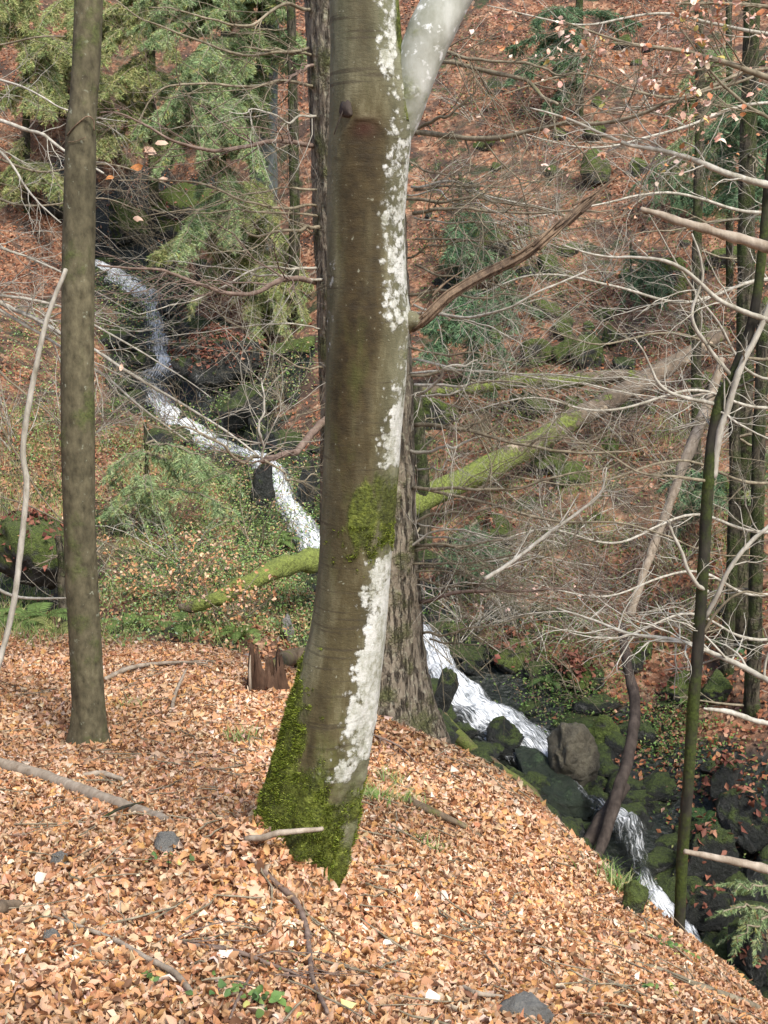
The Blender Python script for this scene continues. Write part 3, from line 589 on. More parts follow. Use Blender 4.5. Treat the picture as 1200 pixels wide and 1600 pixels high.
# young beech at the left
LT = [(-60,118,162),(0,117,161),(100,113,157),(170,108,152),(187,104,150),(210,103,150),(400,97,148),(600,95,146),(700,96,148),(800,99,148),(900,102,152),(1000,108,158),(1100,114,163),(1140,110,166),(1165,104,172),(1210,90,185)]
vs2, c2, r2 = silh(LT, 6.0, 240); th2 = np.linspace(0, 2*np.pi, 48, endpoint=False)
def d2(t):
    q = np.stack([np.cos(t)[None]*1.5+vs2[:, None]*0, np.sin(t)[None]*1.5+vs2[:, None]*0, vs2[:, None]*.012+t[None]*0], -1)
    return .05*fbm(q+5, 3)+.07*bump1(vs2[:, None], 190, 7)*np.exp(-((t[None]-4.9)/.6)**2)+.09*np.clip((vs2[:, None]-1040)/120, 0, 1)*np.cos(4*t)[None]+.05*bump1(vs2[:, None], 700, 9)*np.exp(-((t[None]-4.2)/.4)**2)+.06*bump1(vs2[:, None], 455, 7)*np.exp(-((t[None]-5.2)/.4)**2)
ybeech = thing('young_beech_tree', 'slender straight grey brown beech trunk at the left with a ringed scar near the top', 'tree', P(140, 1165, 6.0))
mb = MB(); lathe_trunk(mb, c2, r2, 48, d2); mb.build('trunk', M['beech2'], ybeech)
mb = MB(); tube(mb, pxpath([(104,212,5.94),(118,196,5.925),(136,182,5.925),(146,188,5.94),(147,204,5.95)], 20), .0035, 6, .4, 1)
tube(mb, pxpath([(106,222,5.935),(120,220,5.92),(134,214,5.925)], 14), .002, 6, .4, 1); mb.build('branch_scar', M['dead'], ybeech)
# big spruce behind the beech
ST = [(-80,472,612),(0,476,618),(150,482,626),(300,487,632),(450,494,640),(600,499,645),(700,500,647),(800,501,651),(900,502,656),(1000,500,662),(1050,494,668),(1090,486,676),(1130,472,688),(1180,455,700),(1240,440,715)]
vs3, c3, r3 = silh(ST, 7.3, 360); K3 = 110
def d3(t):
    z = vs3[:, None]+t[None]*0; q = np.stack([np.cos(t)[None]*3+z*0, np.sin(t)[None]*3+z*0, z*.014], -1)
    lo = np.clip((z-950)/230, 0, 1); cr = np.abs(fbm(q*np.array([3.2, 3.2, 1.4]), 2))
    return .03*fbm(q, 3)-.035*np.exp(-(cr/.10)**2)+lo**1.3*(.10*np.cos(6*t[None]+1.0))+.02*fbm(q*5, 2)
spruce = thing('spruce_tree', 'big rough barked spruce standing right behind the lichen covered beech', 'tree', P(590, 1130, 7.3))
mb = MB(); lathe_trunk(mb, c3, r3, K3, d3); mb.build('trunk', M['spruce'], spruce)
def root(pts, r0, r1, m, rough=.15, par=None, name='root', n=34):
    q = []
    for (u, v, lift) in pts:
        a = G(u, v, 2.2, 12); q.append(a+[0, 0, lift])
    mb = MB(); tube(mb, catmull(np.array(q), n), np.linspace(r0, r1, n), 14, rough, r0*50); mb.build(name, m, par)
root([(668,1112,.16),(696,1144,.09),(735,1180,.065),(780,1212,.055),(828,1246,.05),(856,1272,-.02)], .075, .045, M['mossroot'], par=spruce)
root([(520,1062,.18),(482,1052,.15),(452,1048,.12),(428,1052,.04)], .12, .05, M['logbark'], par=spruce)
# ------------------------------------------------------------------ branches
def branch(par, pts, r0, r1, m, nt=8, tl=.35, seed=1, name='branch', lvl=1, jit=.05, kids=3, sag=.1, wig=.35, leaves=0, plane=.5):
    g = np.random.default_rng(seed); mb = MB(); p = pxpath(pts, max(14, len(pts)*7), jit, seed); n = len(p)
    rad = np.linspace(r0, r1, n); tube(mb, p, rad, 7, .22, seed, cap=True)
    t = np.gradient(p, axis=0); t /= np.linalg.norm(t, axis=1)[:, None]; ends = []
    for j in range(nt):
        i = int(g.uniform(.12, .98)*(n-1)); s = np.cross(t[i], [0, -1, 0])*g.choice([-1, 1])*g.uniform(.5, 1)+np.array([0, g.normal(0, plane), g.normal(0, .25)])
        dd = nrm(t[i]*g.uniform(.5, 1.2)+nrm(s)*g.uniform(.4, 1.0)); twig(mb, p[i], dd, tl*g.uniform(.4, 1.15), min(rad[i]*.38, .0035+tl*.003), lvl, g, sag, wig, 4, kids, ends)
    o = mb.build(name, m, par)
    if leaves and ends:
        q = [ends[i] for i in g.integers(0, len(ends), leaves)]; pos = np.array([a[0] for a in q])+g.normal(0, .01, (leaves, 3))
        ml = MB(); leaf_field(ml, pos, np.tile([0, -.3, .8], (leaves, 1)), g.uniform(.020, .040, leaves), palette(leaves, [(.66, .40, .29), (.78, .60, .48), (.5, .22, .1), (.5, .42, .12)], [.45, .25, .25, .05], g=g), True, .7, g=g)
        ml.build('dry_leaves', M['leaf'], o, kind='stuff')
    return o
Bt, Br, Bp = M['twigb'], M['twigr'], M['pale']
# right side of the spruce
SB = [([(640,92,7.2),(690,88,6.9),(760,97,6.7),(840,104,6.6),(905,112,6.5)], .014, .004, Bt, 8, .6),
 ([(640,95,7.2),(700,92,6.9),(770,108,6.7),(832,122,6.6),(850,145,6.5),(872,166,6.4)], .016, .008, Bt, 5, .45),
 ([(642,216,7.2),(740,215,6.8),(850,203,6.5),(950,188,6.3),(1050,152,6.1),(1180,118,6.0)], .019, .006, Bt, 12, .7),
 ([(644,207,7.2),(690,186,6.9),(735,150,6.8),(760,120,6.8)], .012, .003, Bt, 8, .35),
 ([(638,318,7.2),(720,319,6.9),(820,322,6.8),(950,338,6.7)], .013, .003, Bt, 8, .5),
 ([(638,327,7.2),(700,325,6.9),(770,333,6.7),(900,330,6.5),(960,338,6.5)], .014, .003, Bt, 10, .5),
 ([(640,258,7.2),(700,276,7.0),(765,300,6.9)], .009, .002, Bt, 5, .4),
 ([(640,396,7.3),(720,376,7.1),(800,352,7.0)], .008, .002, Bt, 5, .4),
 ([(640,456,7.2),(720,457,7.0),(800,463,6.9),(880,455,6.9)], .011, .003, Bt, 8, .45),
 ([(645,486,7.2),(700,484,6.9),(770,492,6.6),(835,462,6.5),(910,432,6.5),(912,400,6.5)], .012, .003, Bp, 9, .4),
 ([(646,545,7.2),(720,556,7.0),(800,560,6.9),(870,555,6.9)], .009, .002, Bt, 8, .5),
 ([(646,588,7.2),(730,590,7.0),(800,600,6.8),(900,640,6.7)], .011, .003, Bt, 8, .5),
 ([(644,618,7.2),(676,600,7.0),(697,575,6.9),(745,566,6.9)], .013, .004, Bp, 6, .3),
 ([(644,670,7.2),(740,672,6.9),(820,693,6.7),(920,702,6.6),(1010,694,6.6)], .016, .004, Bt, 12, .55),
 ([(644,708,7.2),(700,698,7.0),(752,684,6.9)], .013, .006, Bp, 3, .3),
 ([(646,742,7.2),(690,728,7.0),(735,708,6.9)], .008, .002, Bp, 4, .25),
 ([(648,757,7.2),(720,763,6.9),(810,766,6.7),(865,745,6.6),(930,732,6.6),(985,712,6.6)], .013, .003, Bt, 10, .5),
 ([(648,760,7.2),(750,786,6.9),(860,812,6.6),(960,820,6.4),(1080,850,6.3),(1190,872,6.2)], .012, .003, Bt, 12, .6),
 ([(650,812,7.2),(720,806,7.0),(790,796,6.9)], .012, .003, Bt, 6, .35),
 ([(652,857,7.2),(730,856,6.9),(792,835,6.8)], .013, .003, Bt, 8, .4),
 ([(655,892,7.2),(730,900,7.0),(820,930,6.9)], .010, .003, Bt, 8, .5),
 ([(656,942,7.2),(740,930,6.9),(840,926,6.7),(960,922,6.6)], .016, .004, Br, 10, .55),
 ([(660,985,7.2),(720,985,7.0),(790,965,6.9),(870,948,6.8)], .010, .003, Bt, 10, .5),
 ([(668,1003,7.2),(740,1008,7.0),(810,1000,6.9)], .008, .002, Bt, 8, .4),
 # left side
 ([(492,6,7.2),(440,18,6.9),(370,30,6.7),(300,22,6.6),(230,10,6.5)], .012, .003, Bt, 8, .5),
 ([(490,78,7.2),(440,80,7.0),(360,75,6.9),(250,40,6.8),(182,0,6.8)], .012, .003, Bt, 7, .5),
 ([(492,80,7.2),(430,78,7.0),(370,72,6.9)], .009, .003, Bt, 4, .4),
 ([(494,130,7.2),(440,132,6.9),(370,136,6.8),(300,134,6.7),(240,150,6.6),(200,210,6.5)], .012, .003, Bt, 8, .55),
 ([(492,104,7.2),(465,112,7.0),(430,124,6.9)], .012, .004, Br, 4, .3),
 ([(494,221,7.2),(430,226,6.9),(360,231,6.7),(300,218,6.6),(230,195,6.5),(155,172,6.4)], .017, .004, Br, 10, .5),
 ([(496,328,7.2),(440,320,6.9),(380,306,6.8),(280,285,6.7),(190,280,6.6)], .011, .003, Bt, 9, .5),
 ([(496,336,7.2),(420,333,6.9),(330,330,6.8),(240,328,6.8)], .009, .002, Bt, 7, .5),
 ([(502,355,7.2),(450,362,7.0),(390,366,6.9)], .013, .006, Bt, 5, .35),
 ([(500,441,7.2),(450,438,6.9),(400,456,6.7),(340,448,6.6),(280,424,6.5),(240,412,6.4),(155,408,6.4)], .019, .005, Br, 9, .5),
 ([(505,580,7.2),(460,570,7.0),(400,520,6.9),(320,470,6.8)], .009, .002, Bt, 8, .5),
 ([(508,655,7.2),(475,688,6.8),(440,712,6.6),(412,722,6.5)], .026, .016, Br, 3, .3),
 ([(416,722,6.5),(410,690,6.4),(414,640,6.4),(405,600,6.4)], .010, .003, Bp, 9, .5),
 ([(414,722,6.5),(360,708,6.4),(300,676,6.3),(230,660,6.3)], .012, .003, Bt, 9, .5),
 ([(420,722,6.5),(460,745,6.5),(500,742,6.6)], .008, .003, Bt, 8, .35),
 ([(420,715,6.5),(460,660,6.5),(500,640,6.7)], .006, .002, Bt, 8, .35),
]
g3 = np.random.default_rng(77)
for j in range(26):
    v_ = g3.uniform(230, 1010) if j < 20 else g3.uniform(100, 600); L_ = g3.uniform(160, 460)*(1 if j < 20 else -.7); u_ = 645 if j < 20 else 500; dr_ = g3.uniform(-50, 70); y_ = g3.uniform(6.3, 7.3)
    SB.append(([(u_, v_, 7.2), (u_+L_*.3, v_+dr_*.1+g3.normal(0, 8), 7.0), (u_+L_*.65, v_+dr_*.6, (y_+7)/2), (u_+L_, v_+dr_, y_)], g3.uniform(.006, .011), .002, (Bp, Bt, Bp)[j % 3], 8, .65))
for i, a in enumerate(SB): branch(spruce, a[0], a[1]*.85, a[2], a[3], int(a[4]*1.8), a[5]*1.35, seed=20+i, lvl=1, kids=5)
print('spruce branches', time.time()-T0)
# sapling at the right
sap = thing('beech_sapling', 'thin dark mossy sapling bending up along the right edge over the stream', 'tree', G(1058, 1466, 3, 9))
sb = [(1060,1480,5.15),(1066,1350,5.15),(1078,1200,5.15),(1096,950,5.15),(1104,800,5.15),(1112,690,5.15),(1126,622,5.15),(1152,570,5.15),(1178,490,5.15),(1192,390,5.15),(1200,300,5.15),(1212,180,5.15),(1215,40,5.15),(1230,-60,5.15)]
mb = MB(); tube(mb, pxpath(sb, 110, .006, 2), np.interp(np.linspace(0, 1, 110), [0, .2, .4, .5, .75, 1], [.026, .026, .024, .022, .018, .013]), 16, .10, 2); mb.build('trunk', M['sapling'], sap)
SAPB = [([(1112,745,5.15),(1122,680,5.13),(1138,630,5.12),(1165,560,5.1),(1205,470,5.1)], .017, .012, Bp, 4, .3, 0),
 ([(1148,592,5.15),(1110,545,5.1),(1082,495,5.1),(1098,430,5.1),(1082,365,5.1)], .010, .004, Bp, 5, .25, 0),
 ([(1205,498,5.1),(1130,472,5.1),(1062,420,5.1),(1000,402,5.1),(940,400,5.1),(880,385,5.1)], .012, .003, Bp, 10, .35, 6),
 ([(1114,628,5.15),(1060,620,5.1),(1030,600,5.1),(1010,560,5.1),(990,530,5.1)], .009, .003, Bp, 7, .3, 0),
 ([(1210,290,5.1),(1140,272,5.1),(1060,240,5.1),(980,225,5.1),(900,190,5.1),(830,168,5.1)], .015, .003, Bp, 14, .4, 14),
 ([(1230,132,4.9),(1130,98,4.9),(1050,78,4.9),(960,60,4.9),(880,32,4.9)], .012, .003, Bt, 14, .45, 200),
 ([(1240,20,4.9),(1140,8,4.9),(1040,4,4.9)], .010, .003, Bt, 12, .45, 170),
 ([(1220,190,4.9),(1160,160,4.9),(1110,110,4.9),(1060,40,4.9)], .008, .003, Bt, 12, .45, 170),
 ([(1103,925,5.15),(1084,905,5.1),(1062,865,5.1),(1042,815,5.1)], .010, .006, Bp, 4, .25, 0),
 ([(1104,965,5.15),(1135,895,5.1),(1170,850,5.1),(1215,810,5.1)], .011, .008, Bp, 3, .25, 0),
 ([(1110,750,5.15),(1060,745,5.1),(1000,738,5.1),(940,700,5.1),(880,690,5.1)], .008, .002, Bt, 9, .4, 0),
 ([(1118,640,5.15),(1150,660,5.1),(1210,690,5.1)], .006, .003, Bp, 4, .3, 0),
 ([(1095,990,5.15),(1150,930,5.1),(1210,930,5.1)], .007, .003, Bt, 4, .3, 0)]
for i, a in enumerate(SAPB): branch(sap, a[0], a[1], a[2], a[3], a[4], a[5], seed=80+i, lvl=2, kids=3, leaves=a[6], jit=.012)
# ------------------------------------------------------------------ fallen timber and sticks
def stick(name, label, cat, pts, r, m, mo=None, *, rough=.15, k=10, seed=1, nt=0, tl=.2, group=None, jit=.006, lvl=0, ground=False, lift=.02, n=None):
    g = np.random.default_rng(seed); mb = MB()
    if ground: q = np.array([G(u, v, 1.6, 14)+[0, 0, l] for u, v, l in pts]); p = catmull(q, n or len(pts)*8)
    else: p = pxpath(pts, n or max(16, len(pts)*8), jit, seed)
    rad = np.interp(np.linspace(0, 1, len(p)), np.linspace(0, 1, len(r)), r); tube(mb, p, rad, k, rough, seed)
    if mo is not None: mb.a['mo'] = [(0, np.concatenate([np.repeat(np.interp(np.linspace(0, 1, len(p)), np.linspace(0, 1, len(mo)), mo), k), [mo[0], mo[-1]]]))]
    t = np.gradient(p, axis=0)
    for j in range(nt):
        i = int(g.uniform(.1, .95)*(len(p)-1)); dd = nrm(nrm(t[i])+g.normal(0, .7, 3)*[1, 1, .5]); twig(mb, p[i], dd, tl*g.uniform(.5, 1.1), rad[i]*.5, lvl, g, .1, .3, 4, 3)
    return solo(mb, name, m, label, cat, group)
# logs beyond the stream
def logY(u, v): return G(u, v)[1]
stick('fallen_log', 'long fallen trunk lying up the far bank, bright moss on its lower half', 'log', [(560,842,14.2),(640,790,14.5),(730,748,14.8),(820,702,15.2),(880,665,15.4),(960,622,15.8),(1050,570,16.4),(1130,520,17.0)], [.155,.15,.145,.14,.125,.10], M['mosslog'], [1,1,.95,.72,.5,.38,.2,.15,.4], rough=.13, k=24, seed=4, n=80)
stick('fallen_log', 'thinner dark mossy log lying level behind the long fallen trunk', 'log', [(640,612,17.0),(740,608,17.0),(820,594,16.9),(880,596,16.8),(960,588,16.7),(1030,590,16.6)], [.06,.07,.10,.10,.09,.07], M['mosslog'], [.5,.6,.75,.7,.45,.3], rough=.18, k=16, seed=6, n=50)
stick('fallen_log', 'bright green mossy log sticking out left of the forked beech', 'log', [(335,938,11.5),(395,908,11.6),(450,884,12.0),(500,872,12.4),(560,858,12.9)], [.07,.085,.10,.11,.11], M['mosslog'], [.8,1,1,1], rough=.3, k=18, seed=8, n=40)
stick('fallen_log', 'low mossy log half buried in the bank above the old stump', 'log', [(280,950,10.9),(310,945,10.95),(345,936,11.0),(368,932,11.1)], [.03,.06,.06,.03], M['mosslog'], [.6,.8,.6], rough=.3, k=14, seed=9, n=24)
stick('leaning_snag', 'pale rotten pole leaning between the far bank and the stream at the right', 'dead tree', [(1128,560,12.6),(1108,625,12.4),(1078,700,12.1),(1050,775,11.9),(1015,870,11.6),(985,960,11.3)], [.03,.05,.055,.045,.04,.035], M['wood'], rough=.3, k=14, seed=10, nt=4, tl=.4, n=60)
stick('leaning_log', 'brown debarked log standing in the stream beside the big boulder', 'log', [(972,975,10.9),(980,1040,10.6),(992,1100,10.3),(985,1170,9.9),(965,1240,9.5),(945,1305,9.2),(930,1345,9.0)], [.035,.045,.05,.052,.05,.045,.035], M['darklog'], rough=.16, k=16, seed=11, n=60)
stick('broken_log', 'short dark rotten log end wedged below the leaning log', 'log', [(975,1225,9.75),(955,1260,9.6),(930,1300,9.4),(918,1318,9.3)], [.05,.065,.07,.05], M['darklog'], rough=.2, k=16, seed=12, n=30)
stick('broken_branch', 'snapped pale tipped branch entering from the right edge high up', 'branch', [(1240,400,4.6),(1190,382,4.6),(1120,362,4.6),(1050,342,4.6),(1002,327,4.6)], [.024,.022,.017,.015,.009], M['wood'], rough=.25, k=10, seed=13)
stick('broken_branch', 'snapped mossy branch poking in from the right edge over the lower fall', 'branch', [(1240,1368,4.5),(1190,1356,4.5),(1130,1342,4.5),(1068,1330,4.5)], [.019,.018,.014,.010], M['wood'], rough=.2, k=10, seed=14)
stick('broken_branch', 'thin pale broken branch at the right edge above the boulders', 'branch', [(1240,1140,4.7),(1190,1128,4.7),(1140,1112,4.7),(1100,1106,4.7)], [.011,.011,.011,.005], M['pale'], rough=.2, k=10, seed=15)
stick('hanging_branch', 'white bare branch slanting down from the right across the stream bank', 'branch', [(1260,1095,5.0),(1200,1062,5.1),(1140,1032,5.2),(1060,1002,5.3),(980,988,5.4),(930,968,5.5),(870,950,5.6)], [.014,.013,.010,.007,.004], M['pale'], rough=.12, k=8, seed=16, nt=26, tl=.42, lvl=2)
stick('dead_stick', 'pale curved stick caught in the twigs right of the spruce', 'stick', [(758,905,5.9),(800,878,5.9),(852,838,5.9),(905,800,5.9),(938,770,5.9),(948,730,5.9)], [.011,.010,.009,.007,.003], M['pale'], rough=.15, k=8, seed=17, nt=9, tl=.35, lvl=1)
stick('dead_pole', 'long thin white debarked pole leaning at the far left', 'pole', [(102,420,5.7),(72,500,5.7),(48,610,5.7),(36,700,5.7),(42,760,5.7),(32,860,5.7),(18,960,5.7),(-8,1060,5.7)], [.010,.012,.014,.014,.014,.015,.013], M['pale'], rough=.15, k=8, seed=18, n=70)
stick('dead_stick', 'thin dark bent stick lying low at the left edge before the hollow', 'stick', [(-20,912,8.5),(20,930,8.4),(60,935,8.3),(110,935,8.2)], [.012,.012,.010,.006], M['pale'], rough=.2, k=7, seed=19)
# on the near slope
stick('fallen_pole', 'long weathered grey pole half buried in leaves at the left edge', 'pole', [(-60,1185,.03),(0,1205,.035),(60,1222,.035),(120,1245,.035),(190,1270,.03),(250,1288,.02),(300,1305,.0)], [.026,.027,.028,.028,.024,.018], M['wood'], rough=.14, k=12, seed=21, ground=True)
stick('stick', 'short pale peeled stick propped across the mossy beech foot', 'stick', [(385,1312,3.50),(420,1306,3.46),(460,1298,3.46),(505,1294,3.47)], [.010,.010,.009,.007], M['wood'], rough=.15, k=8, seed=22)
stick('stick', 'pale bent stick lying on the leaves near the bottom left corner', 'stick', [(85,1448,.03),(130,1468,.035),(180,1488,.035),(230,1520,.04),(275,1545,.04),(302,1572,.03)], [.004,.006,.007,.008,.007], M['wood'], rough=.15, k=8, seed=23, nt=2, ground=True)
stick('stick', 'long crooked stick running from the beech foot to the bottom edge', 'stick', [(398,1362,.03),(430,1395,.035),(462,1425,.035),(478,1465,.035),(484,1510,.035),(490,1550,.03),(512,1600,.03)], [.007,.009,.009,.008,.007,.005], M['twigr'], rough=.2, k=8, seed=24, nt=6, tl=.25, ground=True)
stick('stick', 'dark wet stick under the right tip of the beech foot', 'stick', [(430,1368,.03),(470,1392,.04),(500,1412,.04),(545,1430,.03)], [.009,.012,.010,.006], M['logbark'], rough=.2, k=8, seed=25, ground=True)
stick('stick', 'dark rotten stick with a grassy end on the slope right of the beech', 'stick', [(640,1262,.03),(680,1282,.035),(720,1298,.03),(765,1318,.0)], [.022,.018,.014,.01], M['logbark'], rough=.2, k=10, seed=26, ground=True)
stick('stick', 'thin forked grey stick on the leaves between the two beeches', 'stick', [(165,1070,.04),(205,1055,.05),(250,1048,.05),(300,1044,.04),(332,1045,.03)], [.014,.016,.013,.009,.006], M['wood'], rough=.2, k=8, seed=27, nt=3, tl=.5, ground=True)
stick('stick', 'short upright curved stick between the slender beech and the stump', 'stick', [(268,1118,.02),(274,1098,.05),(284,1082,.08),(292,1070,.10)], [.011,.010,.006], M['wood'], rough=.2, k=7, seed=28, ground=True)
stick('stick', 'flat brown stick below the slender beech trunk', 'stick', [(130,1222,.03),(160,1222,.04),(192,1228,.03)], [.012,.014,.01], M['wood'], rough=.2, k=8, seed=29, ground=True)
stick('stick', 'thin dark stick crossing the end of the half buried pole', 'stick', [(160,1290,.03),(190,1282,.05),(225,1272,.05)], [.005,.006,.004], M['sapling'], rough=.2, k=7, seed=30, ground=True)
stick('branch_litter', 'fallen reddish twigs fanning over the leaves at the bottom centre', 'twig', [(240,1478,.03),(300,1492,.03),(360,1500,.03),(420,1522,.03),(480,1545,.03)], [.006,.007,.006,.003], M['twigr'], rough=.2, k=7, seed=31, nt=9, tl=.3, ground=True)
stick('stick', 'thin twig lying left of the bottom stone', 'stick', [(395,1535,.03),(372,1580,.03),(360,1610,.03)], [.003,.004,.003], M['twigr'], rough=.2, k=6, seed=32, ground=True)
stick('stick', 'broken brown stick stub at the left edge near the bottom', 'stick', [(-25,1450,.03),(0,1440,.04),(30,1428,.03)], [.02,.02,.014], M['logbark'], rough=.25, k=9, seed=33, ground=True)
stick('stick', 'half buried brown stick running down the right end of the leaf slope', 'stick', [(985,1510,.02),(1040,1530,.025),(1100,1555,.025),(1180,1585,.03),(1230,1605,.03)], [.010,.013,.015,.016], M['twigb'], rough=.2, k=8, seed=34, ground=True)
stick('stick', 'short pale sliver of wood on the right half of the leaf slope', 'stick', [(720,1555,.03),(745,1570,.035),(785,1572,.03)], [.005,.008,.004], M['wood'], rough=.2, k=8, seed=35, ground=True)
stick('stick', 'thin bare twig on the slope below the spruce roots', 'stick', [(560,1150,.04),(620,1175,.04),(650,1200,.03)], [.005,.006,.003], M['twigr'], rough=.2, k=6, seed=36, nt=3, tl=.3, ground=True)
g = np.random.default_rng(44)            # small loose twigs among the leaves
mb = MB()
for j in range(420):
    u, v = g.uniform(-20, 1220), g.uniform(1020, 1600); a = g.uniform(0, 6.28)
    yv = np.interp(v, [1000, 1600], [8, 2.5]); x0 = (u-600)/F*yv; 
    if forehill(np.array([x0]), np.array([yv]))[0] < .5: continue
    L = g.uniform(.06, .28); f = np.linspace(-.5, .5, 5)[:, None]; q = np.array([x0, yv])+f*L*np.array([[math.cos(a), math.sin(a)]])+g.normal(0, .006, (5, 2))
    z = hz(q[:, 0], q[:, 1])+.035+f[:, 0]*g.normal(0, .03); tube(mb, np.column_stack([q, z]), g.uniform(.0015, .004)*np.array([.7, 1, 1, .9, .5]), 4, cap=False)
mb.build('twig_litter', M['twigb'], kind='stuff', label='thin dry twigs strewn among the fallen leaves', category='twigs')
# stump
st = thing('stump', 'small dark rotten stump with splintered upright edges left of the beech', 'stump', G(418, 1078, 3, 12))
b0 = np.array(st['_w']); s1 = px(420, 1050, b0[1]); mb = MB(); nk2 = 60; t_ = np.linspace(0, 2*np.pi, nk2, endpoint=False); g = np.random.default_rng(8)
top = .17+.10*fbm(np.column_stack([np.cos(t_)*2.2, np.sin(t_)*2.2, t_*0]), 3)*1.8+.06*g.normal(0, .6, nk2)
top += .10*np.exp(-((t_-np.pi*1.15)/.22)**2)+.06*np.exp(-((t_-np.pi*1.75)/.2)**2)-.10*np.exp(-((t_-np.pi*1.5)/.25)**2)
rows = []
for f, ro in ((-.25, 1.25), (0, 1.15), (.3, 1.02), (.7, .95), (1.0, .84)): rows.append(np.column_stack([np.cos(t_)*.115*ro*(1+.12*np.cos(t_*5)), np.sin(t_)*.115*ro, top*f]))
for f, ro in ((.97, .74), (.5, .62), (.05, .55)): rows.append(np.column_stack([np.cos(t_)*.115*ro, np.sin(t_)*.115*ro, top*f]))
V = np.array(rows); nr_ = len(rows); i = np.arange(nr_-1)[:, None]*nk2; j = np.arange(nk2)[None]; j2 = (j+1) % nk2
mb.add(V.reshape(-1, 3)+b0, np.stack([i+j, i+j2, i+nk2+j2, i+nk2+j], -1).reshape(-1, 4)); mb.build('trunk', M['rot'], st)
mb = MB()
for du, h0, rr0 in ((-24, .25, .011),): tube(mb, np.array([b0+[du*s1, -.10, -.03], b0+[du*s1*1.02, -.10, h0*.6], b0+[du*s1*1.0+.004, -.09, h0]]), [rr0, rr0*.8, rr0*.25], 8, .3, du)
mb.build('splinter', M['wood'], st)
print('timber', time.time()-T0)
# ------------------------------------------------------------------ rocks
def rockmesh(mb, c, sx, sy, sz, seed, rot=0., rough=.28, nu=44, nv_=30, tilt=0.):
    th = np.linspace(0, 2*np.pi, nu, endpoint=False); ph = np.linspace(0.02, np.pi-.02, nv_)
    d_ = np.stack([np.sin(ph)[:, None]*np.cos(th), np.sin(ph)[:, None]*np.sin(th), np.cos(ph)[:, None]*np.ones_like(th)], -1)
    g = np.random.default_rng(seed); r = np.ones(d_.shape[:2])
    for _ in range(13):                   # cut flat facets
        nn_ = nrm(g.normal(0, 1, 3)); h_ = g.uniform(.42, .85); dp = d_@nn_; r = np.where(dp*r > h_, h_/np.maximum(dp, 1e-3), r)
    r = r*1.25*(1+rough*.8*fbm(d_*1.8+seed*3.1, 4)+.10*fbm(d_*6+seed, 3))
    v = d_*r[..., None]*np.array([sx, sy, sz]); a = rot; ca, sa = math.cos(a), math.sin(a); ct, s_t = math.cos(tilt), math.sin(tilt)
    v = v@np.array([[ct, 0, -s_t], [0, 1, 0], [s_t, 0, ct]]); v = v@np.array([[ca, sa, 0], [-sa, ca, 0], [0, 0, 1]])
    i = np.arange(nv_-1)[:, None]*nu; j = np.arange(nu)[None]; j2 = (j+1) % nu
    v = v.reshape(-1, 3)+c; f = np.stack([i+j, i+nu+j, i+nu+j2, i+j2], -1).reshape(-1, 4)
    jj = np.arange(nu); mb.add(v, [f, jj[None, ::-1][:, :].repeat(1, 0)[:, :][:, :3]*0] if False else f)
def rock(name, label, cat, u, v, w, h, m, seed, sink=.25, Y=None, tilt=0., rot=0., dep=.8, group=None, rough=.28, cover=0):
    """u,v = middle of the rock in the photo, w,h its size there"""
    Y = {48: 20.6, 55: 12.2}.get(seed, Y); b = G(u, v+h*.5-2) if Y is None else P(u, v+h*.5, Y); s = px(u, v, b[1]); mb = MB()
    c = b+np.array([0, w*s*dep*.25, h*s*(.5-sink*.3)]); rockmesh(mb, c, w*s*.56, w*s*dep*.5, h*s*.60, seed, rot, rough, tilt=tilt)
    top = mb.v[0].copy(); o = solo(mb, name, m, label, cat, group, loc=b)
    if cover:
        g = np.random.default_rng(seed); cx, cy = top[:, 0].mean(), top[:, 1].mean(); up = top[top[:, 2] > top[:, 2].mean()-(top[:, 2].max()-top[:, 2].min())*g.uniform(-.1, .3, len(top))]
        q = up[g.integers(0, len(up), cover)]+g.normal(0, .03, (cover, 3)); q[:, 2] += .02; nn_ = q-top.mean(0); nn_[:, 2] = np.abs(nn_[:, 2])+.3; nn_ /= np.linalg.norm(nn_, axis=1)[:, None]
        ml = MB(); leaf_field(ml, q-b, nn_, g.uniform(.05, .10, cover), palette(cover, [(.24, .09, .055), (.16, .055, .035), (.34, .17, .10), (.08, .035, .02)], [.4, .3, .15, .15], g=g), False, .5, g=g); o['_w'] = [0., 0., 0.]
        ml.build('leaf_cover', M['leaf'], o, kind='stuff'); del o['_w']
    return o
